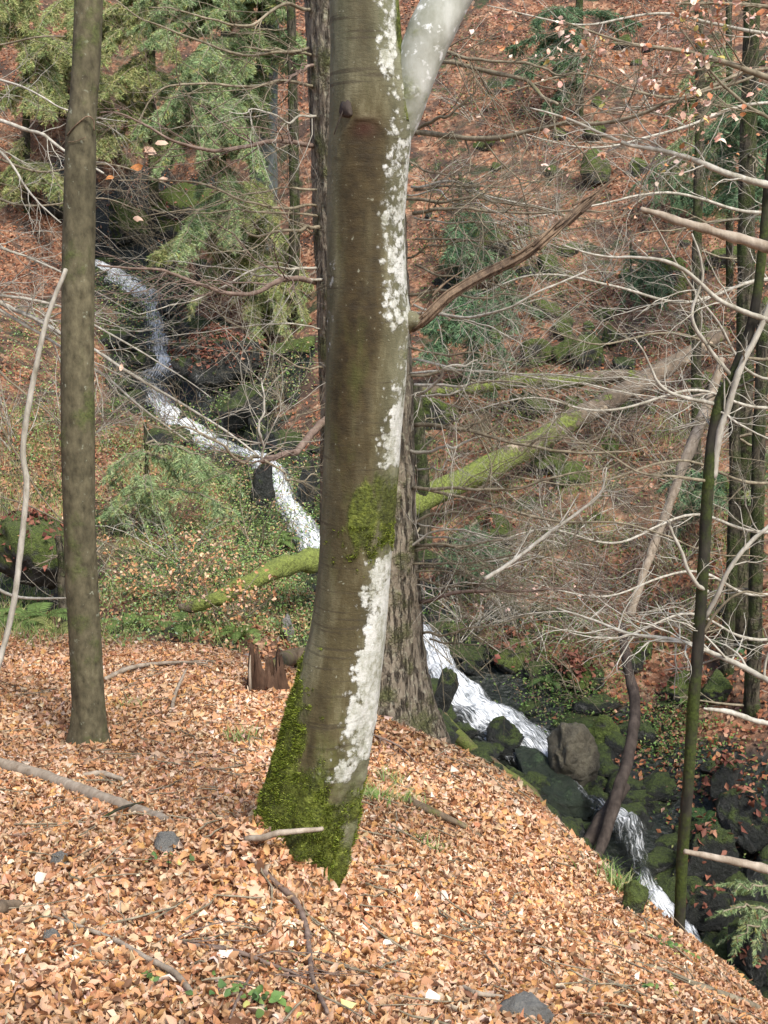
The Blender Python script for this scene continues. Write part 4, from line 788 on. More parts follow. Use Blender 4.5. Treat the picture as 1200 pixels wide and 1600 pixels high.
RK = [('boulder','big pale topped boulder standing beside the fall, below the leafy bank','boulder',898,1192,82,108,'boulder',3,.7),
 ('rock','dark greenish slab under the spreading fall','rock',856,1236,130,40,'slab',9,.3),
 ('rock','dark wet rock left of the fall right behind the spruce','rock',688,1095,36,80,'rock',5,.3),
 ('rock','dark round rock jutting out of the middle of the fall','rock',790,1160,50,56,'rock',14,.3),
 ('rock','mossy stone seen between the fall and the leaning log','rock',945,1150,60,50,'mrock',15,0),
 ('rock','grey green stone on the bank behind the leaning log','rock',1003,1018,34,32,'mrock',16,0),
 ('rock','mossy round boulder right of the leaning log','rock',1060,1080,54,40,'mrock',17,0),
 ('rock','mossy rock behind the thin dark sapling on the far bank','rock',1120,1078,60,44,'mrock',18,0),
 ('rock','dark rock face right of the lower fall','rock',1100,1345,80,110,'rock',19,0),
 ('rock','grey wet rock above the lower fall at the right','rock',1130,1235,70,70,'rock',20,0),
 ('rock','wet black rock at the right edge below the broken branch','rock',1165,1300,90,90,'rock',21,0),
 ('rock','dark rock beside the narrow lower cascade','rock',1110,1425,60,70,'rock',22,0),
 ('rock','black rock in the bottom right of the gully','rock',1175,1500,90,90,'rock',23,0),
 ('rock','green rock slope left of the lower fall','rock',990,1400,36,70,'mrock',24,0),
 ('boulder','large mossy boulder high on the far bank','boulder',930,268,48,50,'mrock',25,.0),
 ('rock','wet stone splitting the topmost pool of the upper cascade','rock',207,446,26,18,'rock',101,0),
 ('rock','wet rock breaking the left branch of the upper cascade','rock',262,502,34,24,'rock',102,0),
 ('rock','dark stone at the left side of the upper cascade step','rock',232,575,28,30,'rock',103,0),
 ('rock','dark stone in the narrow diagonal run of the upper cascade','rock',292,655,30,18,'rock',104,0),
 ('rock','small black stone before the twigs crossing the cascade','rock',352,704,32,16,'rock',105,0),
 ('rock','small wet stone parting the middle cascade','rock',452,806,20,22,'rock',106,0),
 ('rock','small black stone inside the top of the big fall','rock',716,1078,20,18,'rock',107,0),
 ('rock','wet stone at the lower left of the big fall','rock',770,1178,34,24,'rock',108,0),
 ('rock','small wet stone in the throat of the lower fall','rock',1012,1376,18,22,'rock',109,0),
 ('rock','small mossy stone just above the large mossy boulder','rock',926,208,36,26,'mrock',26,0),
 ('rock','small grey stone left of the large mossy boulder','rock',873,212,24,24,'mrock',27,0),
 ('rock','small dark stone lower left of the large mossy boulder','rock',860,268,22,26,'mrock',28,0),
 ('rock','dark green rock right of the large mossy boulder','rock',998,262,30,30,'mrock',29,0),
 ('rock','wide dark green rock patch under the snapped beech branch','rock',762,385,90,64,'mrock',30,0),
 ('rock','mossy boulder just below the snapped beech branch','rock',880,515,44,40,'mrock',31,0),
 ('rock','dark mossy block at the left of the row above the logs','rock',836,552,52,44,'mrock',32,0),
 ('rock','mossy block in the middle of the row above the logs','rock',888,553,44,34,'mrock',33,0),
 ('rock','rounded mossy block at the right of the row above the logs','rock',922,556,46,44,'mrock',34,0),
 ('rock','grey slab between the two fallen logs','rock',835,635,80,40,'mrock',35,0),
 ('rock','mossy stone under the fork of the two fallen logs','rock',905,645,44,40,'mrock',36,0),
 ('rock','mossy stone right of the mossy blocks','rock',955,530,40,34,'mrock',37,0),
 ('rock','big shaded mossy rock under the sapling on the right bank','rock',1050,430,80,60,'mrock',38,0),
 ('rock','mossy rock at the upper right behind the trunks','rock',1130,405,60,36,'mrock',39,0),
 ('rock','small mossy stone in the leaves left of the bare branches','rock',778,262,20,14,'mrock',40,0),
 ('rock','mossy rock beside the spruce above the long log','rock',680,650,60,50,'mrock',41,0),
 ('rock','dark rock below the long log at mid height','rock',860,720,60,40,'mrock',42,0),
 ('rock','mossy boulder above the pale curved stick','rock',760,840,70,50,'mrock',43,0),
 ('rock','dark mossy rock on the bank over the fall','rock',800,1020,90,50,'mrock',44,0),
 ('rock','mossy rock half covered in leaves under the white branch','rock',900,1060,60,44,'mrock',45,0),
 ('boulder','broad mossy boulder at the top of the upper cascade','boulder',290,330,120,60,'mrock',46,0),
 ('rock','dark boulder left of the upper cascade','rock',200,350,80,60,'mrock',47,0),
 ('rock','leaf topped rock shelf over the black hollow by the upper cascade','rock',335,552,150,64,'rock',48,0),
 ('rock','black rock beside the narrow side trickle','rock',385,645,70,70,'rock',49,0),
 ('rock','black rock right of the middle cascade','rock',478,770,44,80,'rock',50,0),
 ('rock','dark rock left of the middle cascade','rock',412,775,34,70,'rock',51,0),
 ('rock','mossy triangular rock at the foot of the grey conifer trunk','rock',430,500,90,44,'mrock',52,0),
 ('rock','mossy rock below the triangular rock','rock',455,545,70,30,'mrock',53,0),
 ('rock','grey stone showing through the plants above the stump','rock',452,985,24,44,'grock',54,0),
 ('boulder','huge mossy boulder over the dark hollow at the left edge','boulder',48,838,150,104,'mrock',55,0),
 ('rock','flat pale stone at the bottom edge of the picture','stone',822,1592,80,34,'grock',56,0),
 ('rock','small grey stone beside the end of the half buried pole','stone',262,1320,42,22,'grock',57,0),
 ('rock','small flat stone left of the bent bottom stick','stone',74,1468,30,30,'grock',58,0),
 ('rock','little grey stone in the leaves below the beech foot','stone',330,1448,26,14,'grock',59,0),
 ('rock','small greenish stone at the left under the half buried pole','stone',92,1350,34,22,'grock',60,0),
]
for nm, lb, ct, u, v, w, h, mk, sd, tl in RK: rock(nm, lb, ct, u, v, w, h, M[mk], sd, tilt=tl, cover={48: 2200, 44: 160, 45: 260, 9: 0, 20: 90, 21: 80, 19: 60, 22: 40, 23: 60, 47: 60, 17: 30, 43: 150, 36: 40, 55: 200, 46: 200, 38: 60}.get(sd, 0), rot=sd*1.3, group='rocks and boulders in the ravine' if v < 1440 or u > 1000 else 'stones on the near slope')
g = np.random.default_rng(901); k_ = 0
for j in range(64):
    u, v = g.uniform(650, 1200), g.uniform(40, 1000) if j % 3 else g.uniform(380, 760)
    if j % 8 == 7: u, v = g.uniform(150, 480), g.uniform(180, 560)
    w = g.uniform(14, 46)*(.7+v/1400); rock('rock', 'small mossy stone half buried in the russet leaves across the stream', 'rock', u, v, w, w*g.uniform(.5, .85), M['mrock'] if g.uniform() < .75 else M['rock'], 920+j, sink=.9, rot=g.uniform(0, 6), tilt=g.normal(0, .3), group='small mossy stones across the stream')
# rubble along the bed
g = np.random.default_rng(91); mb = MB()
for j in range(330):
    i = g.integers(8, ns-40); s = g.choice([-1, 1])*(wv[i]*g.uniform(.9, 1.2)+abs(g.normal(0, .45))); p = Pc[i]+side[i]*s; r = g.uniform(.05, .20)*(1+p[1]/30)
    if forehill(np.array([p[0]]), np.array([p[1]]))[0] > 0: continue
    p = np.array([p[0], p[1], float(hz(np.array([p[0]]), np.array([p[1]]))[0])]); rockmesh(mb, p, r*g.uniform(.8, 1.3), r, r*g.uniform(.5, .9), 200+j, g.uniform(0, 6), nu=14, nv_=10)
mb.build('stream_rubble', M['rock'], kind='stuff', label='small dark wet stones lining the stream bed', category='stones')
print('rocks', time.time()-T0)
# ------------------------------------------------------------------ background trunks
def bgtrunk(name, label, pts, r, m, seed, nb=6, tl=1.2, twm=None, side_=0):
    gq = G(pts[-1][0], pts[-1][1])[1]-pts[-1][2]; pts = [(u_, v_, Y_+gq) for u_, v_, Y_ in pts]; pts.append((pts[-1][0], pts[-1][1]+25, pts[-1][2]+.1))
    base_ = P(*pts[-2]); t = thing(name, label, 'tree', base_); mb = MB(); p = pxpath(pts, 50, .03, seed)
    tube(mb, p, np.linspace(r[0], r[1], 50), 18, .12, seed); mb.build('trunk', m, t); g = np.random.default_rng(seed)
    for j in range(nb):
        mb = MB(); i = g.integers(3, 40); a = g.uniform(0, 6.28) if side_ == 0 else (math.pi if side_ < 0 else 0)+g.normal(0, .5)
        twig(mb, p[i], [math.cos(a), math.sin(a)*.6, g.normal(-.05, .15)], tl*g.uniform(.5, 1.1), .016, 2, g, .25, .25, 4, 5); mb.build('branch', twm or M['twigb'], t)
    return t
def gb(u, v, dv=12): q = G(u, v); return (u, v+dv, q[1])
bgtrunk('tree', 'straight dark mossy trunk on the far bank left of the thin sapling', [(1093,-60,13.2),(1092,200,13.2),(1090,500,13.2),(1086,770,13.3)], (.045,.07), M['darktrunk'], 31)
bgtrunk('tree', 'dark trunk on the far bank crossing the top right behind the sapling', [(1172,-60,11.4),(1168,300,11.4),(1162,600,11.4),(1155,900,11.5),(1160,1010,11.6)], (.07,.10), M['darktrunk'], 32)
bgtrunk('tree', 'short dark brown trunk at the right edge with mossy bark', [(1190,480,10.9),(1186,800,10.9),(1180,1000,11),(1176,1110,11.1)], (.05,.085), M['darktrunk'], 33, nb=3)
bgtrunk('tree', 'slim mossy trunk beside the upright pole at mid right', [(1150,600,12.0),(1146,800,12),(1140,960,12.1),(1138,1050,12.1)], (.05,.07), M['darktrunk'], 34, nb=3)
bgtrunk('tree', 'thin dark green trunk left of the spruce at the top', [(452,-60,19),(456,150,19),(460,330,19),(458,500,19.2)], (.07,.11), M['darktrunk'], 35, nb=5)
bgtrunk('sapling', 'short moss topped dark stem left of the slender beech', [(92,838,9.2),(96,880,9.2),(100,940,9.2),(104,990,9.1)], (.035,.045), M['darktrunk'], 37, nb=1, tl=.3)
bgtrunk('tree', 'narrow dark trunk standing between the spruce and the long fallen log', [(652,600,14),(655,680,14),(660,760,14),(664,850,14)], (.07,.10), M['darktrunk'], 38, nb=3)
rb = thing('bare_beech_boughs', 'tangle of pale bare beech boughs reaching in from the right edge', 'tree', P(1420, 1000, 8.5))
mb = MB(); tube(mb, pxpath([(1420,1100,8.5),(1415,600,8.5),(1410,200,8.5),(1410,-80,8.5)], 30), np.linspace(.13, .1, 30), 16, .08, 3); mb.build('trunk', M['beech2'], rb)
for i, (v0, pts_, m_, n_) in enumerate([(60,[(1200,50),(1050,20),(900,40),(760,10)],Bp,14),(120,[(1200,110),(1040,150),(900,120),(790,150)],Bt,14),(180,[(1200,160),(1060,200),(930,230),(800,200)],Bp,14),
  (300,[(1200,330),(1060,300),(940,320),(820,345)],Bp,14),(420,[(1200,440),(1080,470),(960,450),(830,430),(740,460)],Bp,16),(500,[(1200,560),(1060,520),(930,540),(800,500)],Bt,14),
  (620,[(1200,640),(1080,610),(950,640),(830,620),(720,650)],Bp,16),(700,[(1200,760),(1060,720),(900,760),(760,740)],Bt,14),(800,[(1200,830),(1080,800),(960,850),(840,830),(720,870)],Bp,16),
  (880,[(1200,930),(1080,890),(940,930),(800,900)],Bp,16),(940,[(1200,1000),(1080,960),(960,1000),(850,980)],Bp,14),(560,[(1200,590),(1120,500),(1060,420),(1010,330)],Bp,12)]):
    branch(rb, [(1415, v0, 8.5)]+[(a, b, 8.1-.25*k_) for k_, (a, b) in enumerate(pts_)], .014, .003, m_, n_, .75, seed=240+i, lvl=2, kids=4, jit=.03, leaves=30 if i < 3 else 0)
# ------------------------------------------------------------------ conifer boughs
def sprays(mb, p, t, n, L, w, col, g, droop=.3, fan=1.0):
    """needle-clad side twigs along a bough"""
    m_ = len(p); w = w*.8; ii = g.integers(1, m_, n); f = g.uniform(0, 1, n)[:, None]; pos = p[ii-1]*(1-f)+p[ii]*f; tt_ = t[ii]
    s = np.cross(tt_, [0, 0, 1.]); s /= np.linalg.norm(s, axis=1)[:, None]+1e-9; sg = g.choice([-1, 1], n)[:, None]
    dv = tt_*g.uniform(.3, .9, (n, 1))+s*sg*g.uniform(.3, 1.0, (n, 1))*fan+np.array([0, 0, -1.])*g.uniform(0, droop*2, (n, 1))
    dv /= np.linalg.norm(dv, axis=1)[:, None]; Ls = L*g.uniform(.5, 1.2, n)*(1.25-ii/m_)
    K = 14                                 # needles per side twig
    a = np.tile(np.linspace(.05, 1, K), n); q = np.repeat(pos, K, 0)+np.repeat(dv*Ls[:, None], K, 0)*a[:, None]
    dd = np.repeat(dv, K, 0)+g.normal(0, .55, (n*K, 3)); c = np.repeat(palette(n, *col, jit=.18, g=g), K, 0)
    blades(mb, q, dd, np.full(n*K, Ls.mean()*.42)*g.uniform(.6, 1.2, n*K), np.full(n*K, w), c, g)
BLUE = ([(.21, .30, .125), (.30, .39, .18), (.12, .18, .08), (.41, .47, .24), (.34, .35, .12)], [.3, .3, .15, .15, .1])
OLIVE = ([(.34, .35, .13), (.27, .31, .11), (.44, .42, .20), (.17, .21, .08), (.28, .36, .15)], [.3, .25, .15, .15, .15])
DARKG = ([(.09, .17, .08), (.13, .22, .11), (.19, .28, .14), (.05, .08, .045)], [.3, .35, .2, .15])
def conifer(name, label, trunkpts, tr, boughs, seed, pal, dens=70, L=.22, w=.006, tm='greytrunk'):
    gq = G(trunkpts[-1][0], trunkpts[-1][1])[1]-trunkpts[-1][2]; gq = max(-2.5, min(2.5, gq)); trunkpts = [(u_, v_, Y_+gq) for u_, v_, Y_ in trunkpts]; boughs = [(a, b_, c_+gq, d_, e_, f_+gq) for a, b_, c_, d_, e_, f_ in boughs]
    trunkpts.append((trunkpts[-1][0], trunkpts[-1][1]+30, trunkpts[-1][2]+.1)); t = thing(name, label, 'conifer', P(*trunkpts[-2])); g = np.random.default_rng(seed); mb = MB(); p = pxpath(trunkpts, 40, .02, seed)
    tube(mb, p, np.linspace(tr[0], tr[1], 40), 16, .12, seed); mb.build('trunk', M[tm], t)
    for b in boughs:
        u0, v0, Y0, u1, v1, Y1 = b; p0, p1 = P(u0, v0, Y0), P(u1, v1, Y1); f = np.linspace(0, 1, 14)[:, None]
        q = p0+(p1-p0)*f; ln = np.linalg.norm(p1-p0); q[:, 2] += (ln*.10*np.sin(f*np.pi))[:, 0]; q += g.normal(0, .015, q.shape); tt_ = np.gradient(q, axis=0); tt_ /= np.linalg.norm(tt_, axis=1)[:, None]
        mb = MB(); tube(mb, q, np.linspace(.018, .004, 14), 5, cap=False); 
        dens_ = dens*2.4; nb_ = int(dens_*ln)
        bo = mb.build('bough', M['twigb'], t); mn = MB(); sprays(mn, q, tt_, nb_, L, w, pal, g)
        for _ in range(int(ln*5)):         # hanging side branches with sprays of their own
            i = g.integers(3, 13); d0 = nrm(tt_[i]*.6+np.cross(tt_[i], [0, 0, 1])*g.choice([-1, 1])*g.uniform(.3, 1)+np.array([0, 0, -g.uniform(.2, .9)])); l2 = g.uniform(.25, .6)*(1.2-i/14)*1.1
            qq = q[i]+d0*np.linspace(0, l2, 8)[:, None]+np.array([0, 0, -1.])*(np.linspace(0, 1, 8)**2*l2*.3)[:, None]; t2 = np.gradient(qq, axis=0); t2 /= np.linalg.norm(t2, axis=1)[:, None]
            sprays(mn, qq, t2, int(l2*dens_*1.1), L*.8, w, pal, g)
        mn.build('needles', M['needle'], bo)
    return t
g = np.random.default_rng(66)
def mk(n, u0, v0, v1, ue, Y0, Ye, dv=(10, 70)):
    out = []
    for _ in range(n):
        v = g.uniform(v0, v1); out.append((u0, v, Y0, g.uniform(*ue), v+g.uniform(*dv), g.uniform(*Ye)))
    return out
conifer('conifer', 'blue green conifer at the upper left with a mossy grey trunk', [(418,-80,20.5),(418,100,20.5),(415,260,20.5),(412,430,20.6)], (.17,.25), mk(24, 415, -60, 190, (200,390), 20.5, (17.5,20))+mk(5, 415, -40, 150, (430,480), 20.5, (18.5,20)), 71, BLUE, 60, .26, .008)
conifer('conifer', 'pale blue green conifer boughs hanging at mid left before the grey trunk', [(352,-80,18.8),(350,120,18.8),(347,300,18.8),(345,400,19)], (.05,.07), mk(22, 350, 60, 330, (190,430), 18.8, (16.5,18.5), (20,110)), 72, BLUE, 60, .24, .007, 'darktrunk')
conifer('conifer', 'olive green drooping conifer boughs over the upper cascade', [(395,240,20),(393,330,20),(390,420,20),(388,470,20.1)], (.05,.07), mk(22, 392, 280, 430, (220,500), 20, (17.5,19.5), (30,150)), 73, OLIVE, 60, .26, .007, 'darktrunk')
conifer('conifer', 'thin yellow green conifer at the top left behind the slender beech', [(235,-80,23),(236,60,23),(238,200,23),(240,290,23)], (.08,.10), mk(18, 237, -50, 230, (100,340), 23, (21,23), (10,90)), 74, OLIVE, 45, .3, .009, 'darktrunk')
conifer('conifer', 'dark green conifer sprays high at the right edge', [(1215,-80,15),(1215,100,15),(1216,260,15),(1216,430,15.2)], (.07,.10), mk(12, 1215, 20, 330, (1090,1190), 15, (13,15)), 75, DARKG, 45, .22, .006, 'darktrunk')
conifer('conifer', 'pale green conifer sprays at the upper right between the two far trunks', [(1140,-80,16),(1140,60,16),(1140,250,16),(1140,420,16.2)], (.04,.06), mk(14, 1140, 60, 330, (1020,1230), 16, (14,16)), 85, BLUE, 38, .22, .006, 'darktrunk')
conifer('conifer', 'small dark conifer near the top right of the far bank', [(905,-80,24),(905,20,24),(905,120,24),(905,180,24.2)], (.07,.09), mk(9, 905, -20, 130, (790,1010), 24, (22,24)), 76, DARKG, 34, .28, .009, 'darktrunk')
conifer('conifer', 'low green conifer on the far bank under the big white branch fork', [(720,270,22.8),(720,340,22.8),(720,400,23),(720,430,23)], (.03,.05), mk(6, 720, 330, 400, (650,800), 22.8, (21.5,22.5)), 77, DARKG, 36, .28, .008, 'darktrunk')
conifer('conifer', 'small conifer with grey green needles at the right edge at mid height', [(1235,640,9.5),(1235,720,9.5),(1236,800,9.6)], (.03,.04), mk(4, 1235, 690, 760, (1125,1180), 9.5, (8.8,9.4), (-10,40)), 78, BLUE, 55, .13, .003, 'darktrunk')
conifer('conifer', 'young conifer with grey green needles in the bottom right corner', [(1240,1330,7.6),(1240,1420,7.6),(1240,1500,7.7)], (.02,.03), [(1240,1440,7.6,1125,1425,7.3),(1240,1430,7.6,1150,1470,7.2),(1240,1400,7.6,1150,1390,7.4),(1240,1460,7.6,1165,1490,7.4)], 79, BLUE, 80, .10, .0025, 'darktrunk')
conifer('conifer', 'low bluish conifer at the left bank above the orange leaves', [(228,660,14.5),(230,740,14.5),(232,820,14.6)], (.02,.03), mk(12, 230, 690, 790, (160,380), 14.5, (13.4,14.4), (20,60)), 81, BLUE, 34, .18, .005, 'darktrunk')
conifer('conifer', 'dark conifer on the far bank above the mossy blocks', [(740,440,19.5),(742,500,19.5),(742,600,19.6)], (.04,.05), mk(9, 740, 450, 560, (650,820), 19.5, (18.2,19.2)), 82, DARKG, 36, .24, .007, 'darktrunk')
conifer('conifer', 'sparse olive conifer behind the upper part of the slender beech', [(120,-80,26),(120,60,26),(121,150,26),(122,200,26)], (.06,.08), mk(20, 120, -60, 160, (30,230), 26, (23,26), (20,110)), 84, OLIVE, 40, .3, .009, 'darktrunk')
conifer('conifer', 'dull olive conifer at the far left edge of the picture', [(40,-80,24),(40,60,24),(41,200,24),(42,330,24)], (.06,.08), mk(18, 40, -40, 270, (-60,130), 24, (22,24), (10,80)), 83, OLIVE, 40, .3, .009, 'darktrunk')
for i_, (lb_, u_, v_) in enumerate((('little green conifer under the mossy blocks of the far bank', 800, 500), ('little green conifer left of the big shaded mossy rock', 985, 470), ('little green conifer below the long fallen log', 745, 900), ('little green conifer right of the large mossy boulder', 1050, 330), ('little green conifer on the slope right of the leaning pole', 1120, 800))):
    y_ = G(u_, v_)[1]; conifer('conifer', lb_, [(u_, v_-90, y_), (u_, v_-50, y_), (u_, v_, y_)], (.012, .02), [(u_, v_-g.uniform(20, 85), y_, u_+g.uniform(-70, 70), v_-g.uniform(0, 60), y_-g.uniform(.2, .9)) for _ in range(9)], 860+i_, DARKG, 42, .16, .005, 'darktrunk')
print('conifers', time.time()-T0)
# ------------------------------------------------------------------ bare shrubs and the bough at the left
left = thing('bare_beech_boughs', 'bare pale beech boughs reaching in from the left edge behind the slender beech', 'tree', P(-330, 900, 8.0))
mb = MB(); tube(mb, pxpath([(-330,1000,8),(-325,600,8),(-320,200,8),(-318,-60,8)], 30), np.linspace(.13, .1, 30), 16, .08, 3); mb.build('trunk', M['beech2'], left)
LB = [([(-320,160,8),(-100,165,7.7),(0,188,7.4),(60,212,7.3),(100,235,7.2),(160,270,7.1)], .016,.006,Bp,10,.6),
 ([(-320,140,8),(-80,180,7.8),(0,238,7.6),(45,300,7.5),(95,345,7.4)], .013,.004,Bp,10,.5),
 ([(-320,60,8),(-100,66,7.8),(0,68,7.6),(100,58,7.5)], .012,.004,Bt,10,.7),
 ([(-320,100,8),(-100,110,7.8),(20,130,7.6),(100,170,7.5),(200,190,7.4)], .010,.003,Bp,12,.6),
 ([(-320,330,8),(-60,350,7.8),(0,385,7.6),(60,410,7.5),(130,445,7.4),(220,490,7.3)], .012,.003,Bp,12,.6),
 ([(-320,400,8),(-60,430,7.7),(0,470,7.5),(50,495,7.4),(100,520,7.3),(150,545,7.2),(235,600,7.1),(330,660,7.0),(410,718,6.9)], .019,.005,Bp,16,.6),
 ([(-320,420,8),(-60,450,7.7),(0,490,7.5),(60,525,7.4),(150,580,7.3),(220,632,7.2),(300,690,7.1)], .015,.004,Bp,14,.6),
 ([(-320,430,8),(-60,455,7.6),(0,462,7.4),(90,480,7.3),(150,508,7.2),(240,560,7.1),(330,620,7.0)], .013,.003,Bp,14,.6),
 ([(-320,300,8),(-60,300,7.8),(30,320,7.6),(130,310,7.5),(220,330,7.4)], .010,.003,Bt,12,.6),
 ([(-320,500,8),(-60,540,7.8),(20,600,7.6),(90,660,7.5),(160,740,7.4)], .012,.003,Bt,12,.6),
 ([(-320,560,8),(-60,600,7.8),(20,700,7.6),(80,800,7.5),(170,890,7.4)], .010,.003,Bt,12,.6),
 ([(-320,250,8),(-60,240,7.8),(60,270,7.6),(180,262,7.5),(280,300,7.4)], .010,.003,Bt,12,.6),
 ([(-320,620,8),(-40,760,7.8),(60,800,7.6),(170,850,7.5),(260,880,7.4)], .008,.002,Bt,12,.5)]
for i, a in enumerate(LB): branch(left, a[0], a[1], a[2], a[3], a[4], a[5], seed=140+i, lvl=2, kids=4, jit=.03)
# the few dry leaves still hanging there
for i, (u, v, Y, s) in enumerate([(252,222,7.0,.075),(235,236,7.0,.08),(214,262,6.9,.07),(215,341,6.9,.06),(255,280,7,.06),(172,277,6.9,.05),(190,575,6.9,.05)]):
    g = np.random.default_rng(300+i); ml = MB(); leaf_field(ml, np.array([P(u, v, Y)]), np.array([[.1, -.8, .6]]), np.array([s]), np.array([[.72, .5, .36]] if i not in (2, 5) else [[.5, .2, .06]]), True, .15, aspect=.55, g=g)
    ml.build('dry_leaf', M['leaf'], left)
def shrub(label, u, v, h, n, seed, m, spread=.5, lvl=2, Y=None, leaves=0, lc=None, name='bare_shrub', lean=(0, 0), r=.010):
    b = G(u, v) if Y is None else P(u, v, Y); g = np.random.default_rng(seed); t = thing(name, label, 'shrub', b, 'fine bare shrubs on the ravine slopes' if label.startswith('fine bare twiggy') else None); ends = []
    for i in range(n):
        mb = MB(); a = g.uniform(0, 6.28); e = []
        twig(mb, b+[g.normal(0, .06), g.normal(0, .06), -.05], [math.cos(a)*spread+lean[0], math.sin(a)*spread*.6+lean[1], 1], h*g.uniform(.6, 1.1), r, lvl, g, .35, .25, 4, 5, e); mb.build('stem', m, t); ends += e
    if leaves:
        q = [ends[i] for i in g.integers(0, len(ends), leaves)]; pos = np.array([a[0] for a in q])+g.normal(0, .03, (leaves, 3)); ml = MB()
        leaf_field(ml, pos, np.tile([0, -.3, .8], (leaves, 1)), g.uniform(.028, .052, leaves), palette(leaves, *(lc or ([(.55, .30, .14), (.64, .44, .28), (.45, .22, .10)], [.4, .3, .3])), g=g), True, .7, g=g); ml.build('foliage', M['leaf'], t, kind='stuff')
SH = [('bare shrub right beside the spruce foot over the fall',740,990,1.1,7,Bp),('bare twiggy shrub at the centre of the far bank',820,900,1.3,7,Bt),('pale bare shrub below the long fallen log',880,850,1.5,7,Bp),
 ('bare shrub left of the leaning pole',960,930,1.3,7,Br),('bare shrub right of the leaning pole',1040,900,1.2,6,Bt),('grey bare shrub high on the far bank beside the snapped branch',830,400,1.6,8,Bp),
 ('pale bare shrub under the upper right branches',940,440,1.5,7,Bp),('bare shrub at the top centre of the far bank',740,190,1.6,6,Bp),('bare shrub near the trunks at the right edge',1140,560,1.4,6,Bt),
 ('bare shrub on the left bank above the stump',400,870,1.0,6,Bt),('bare shrub over the black hollow beside the middle cascade',450,640,1.3,6,Bt),('bare shrub behind the slender beech at mid height',110,700,1.6,7,Br),
 ('bare shrub on the left bank just right of the slender beech',230,820,1.1,6,Bt),('bare shrub at the upper left edge',40,330,2.2,8,Bt),('bare shrub above the upper cascade',250,400,2.0,8,Bt),
 ('fine bare shrub at the left edge by the white pole',20,700,1.5,7,Bp),('bare shrub in the top left corner',150,120,2.4,8,Bt),('bare shrub below the row of mossy blocks',780,720,1.4,6,Bt),
 ('bare shrub right under the fallen log end',1000,700,1.4,6,Br),('bare arching shrub over the leaning log in the stream',900,1090,.9,5,Bt),('bare shrub between the two far trunks at upper right',1130,330,1.8,7,Bp),
 ('bare shrub left of the mossy boulder high on the bank',860,330,1.3,5,Bt),('bare shrub near the top right edge of the bank',1020,170,1.9,6,Bp)]
for i, a in enumerate(SH): shrub(a[0], a[1], a[2], a[3], a[4], 400+i, a[5], .9, leaves=0)
g2 = np.random.default_rng(911)
for j in range(64):
    u, v = (g2.uniform(650, 1200), g2.uniform(150, 1050)) if j % 5 > 1 else (g2.uniform(-20, 480), g2.uniform(120, 960))
    shrub('fine bare twiggy shrub growing out of the ravine slope', u, v, g2.uniform(.9, 1.8), 6, 1000+j, (Bt, Br, Bp)[j % 3], 1.0, leaves=0, name='bare_shrub', r=.0065)
shrub('low shrub holding pale orange leaves above the stump', 360, 985, .8, 7, 501, Bt, .7, leaves=260, name='leafy_shrub')
shrub('low shrub with orange leaves at the centre of the left bank', 270, 940, .9, 7, 502, Bt, .8, leaves=320, name='leafy_shrub')
shrub('shrub with orange leaves right of the slender beech', 195, 900, .9, 6, 503, Bt, .8, leaves=220, name='leafy_shrub')
shrub('shrub with pale pink leaves over the spruce foot twigs', 800, 990, 1.0, 5, 504, Bp, .8, leaves=70, name='leafy_shrub', lc=([(.62, .38, .3), (.7, .5, .4)], [.5, .5]))
print('shrubs', time.time()-T0)
# ------------------------------------------------------------------ undergrowth, ferns, grass
def greens(nm, label, boxes, n, cols, size, hgt, seed, hi=False):
    g = np.random.default_rng(seed); pos = []; 
    for (u0, u1, v0, v1, fr) in boxes:
        m_ = int(n*fr/40)
        for _ in range(m_):
            a = G(g.uniform(u0, u1), g.uniform(v0, v1)); k_ = 40; s = .16+.005*a[1]; q = a+g.normal(0, 1, (k_, 3))*[s, s, .02]; q[:, 2] = hz(q[:, 0], q[:, 1])+g.uniform(0, hgt*(.6+a[1]/30), k_); pos.append(q)
    pos = np.vstack(pos); sz = g.uniform(*size, len(pos))*(.7+pos[:, 1]/30)
    mb = MB(); leaf_field(mb, pos, np.tile([0, -.15, 1.], (len(pos), 1)), sz, palette(len(pos), *cols, jit=.2, g=g), hi, .55, aspect=.55, g=g); mb.build(nm, M['green'], kind='stuff', label=label, category='undergrowth')
GR = ([(.20, .31, .08), (.32, .42, .13), (.11, .19, .05), (.44, .40, .20), (.26, .36, .19), (.46, .28, .15)], [.22, .14, .2, .12, .16, .16])
greens('undergrowth', 'green brambles and moss plants on the left bank', [(170,490,820,1010,.42),(330,500,740,860,.2),(160,380,640,800,.14),(0,110,500,760,.12),(100,200,580,620,.02),(380,500,560,640,.04),(160,260,430,560,.10)], 30000, GR, (.018, .042), .24, 601)
greens('bank_greenery', 'small green plants and ivy along the rocks of the far bank', [(840,960,980,1130,.22),(1020,1080,1120,1170,.1),(1060,1200,1180,1420,.06),(660,900,380,480,.14),(650,1000,580,760,.16),(880,1200,430,620,.12),(700,1200,780,980,.12),(680,950,40,200,.1),(650,1200,250,560,.25),(650,1200,560,1000,.45)], 19000, ([(.07, .13, .03), (.12, .20, .05), (.18, .28, .08), (.24, .27, .09), (.20, .14, .08)], [.3, .25, .13, .10, .22]), (.018, .042), .16, 602)
g = np.random.default_rng(640); pos = []
for j in range(330):
    a = G(g.uniform(-20, 490) if j % 4 else g.uniform(650, 1200), g.uniform(640, 1010)); q = a+g.normal(0, 1, (38, 3))*[.13, .13, 0]; q[:, 2] = hz(q[:, 0], q[:, 1]); pos.append(q)
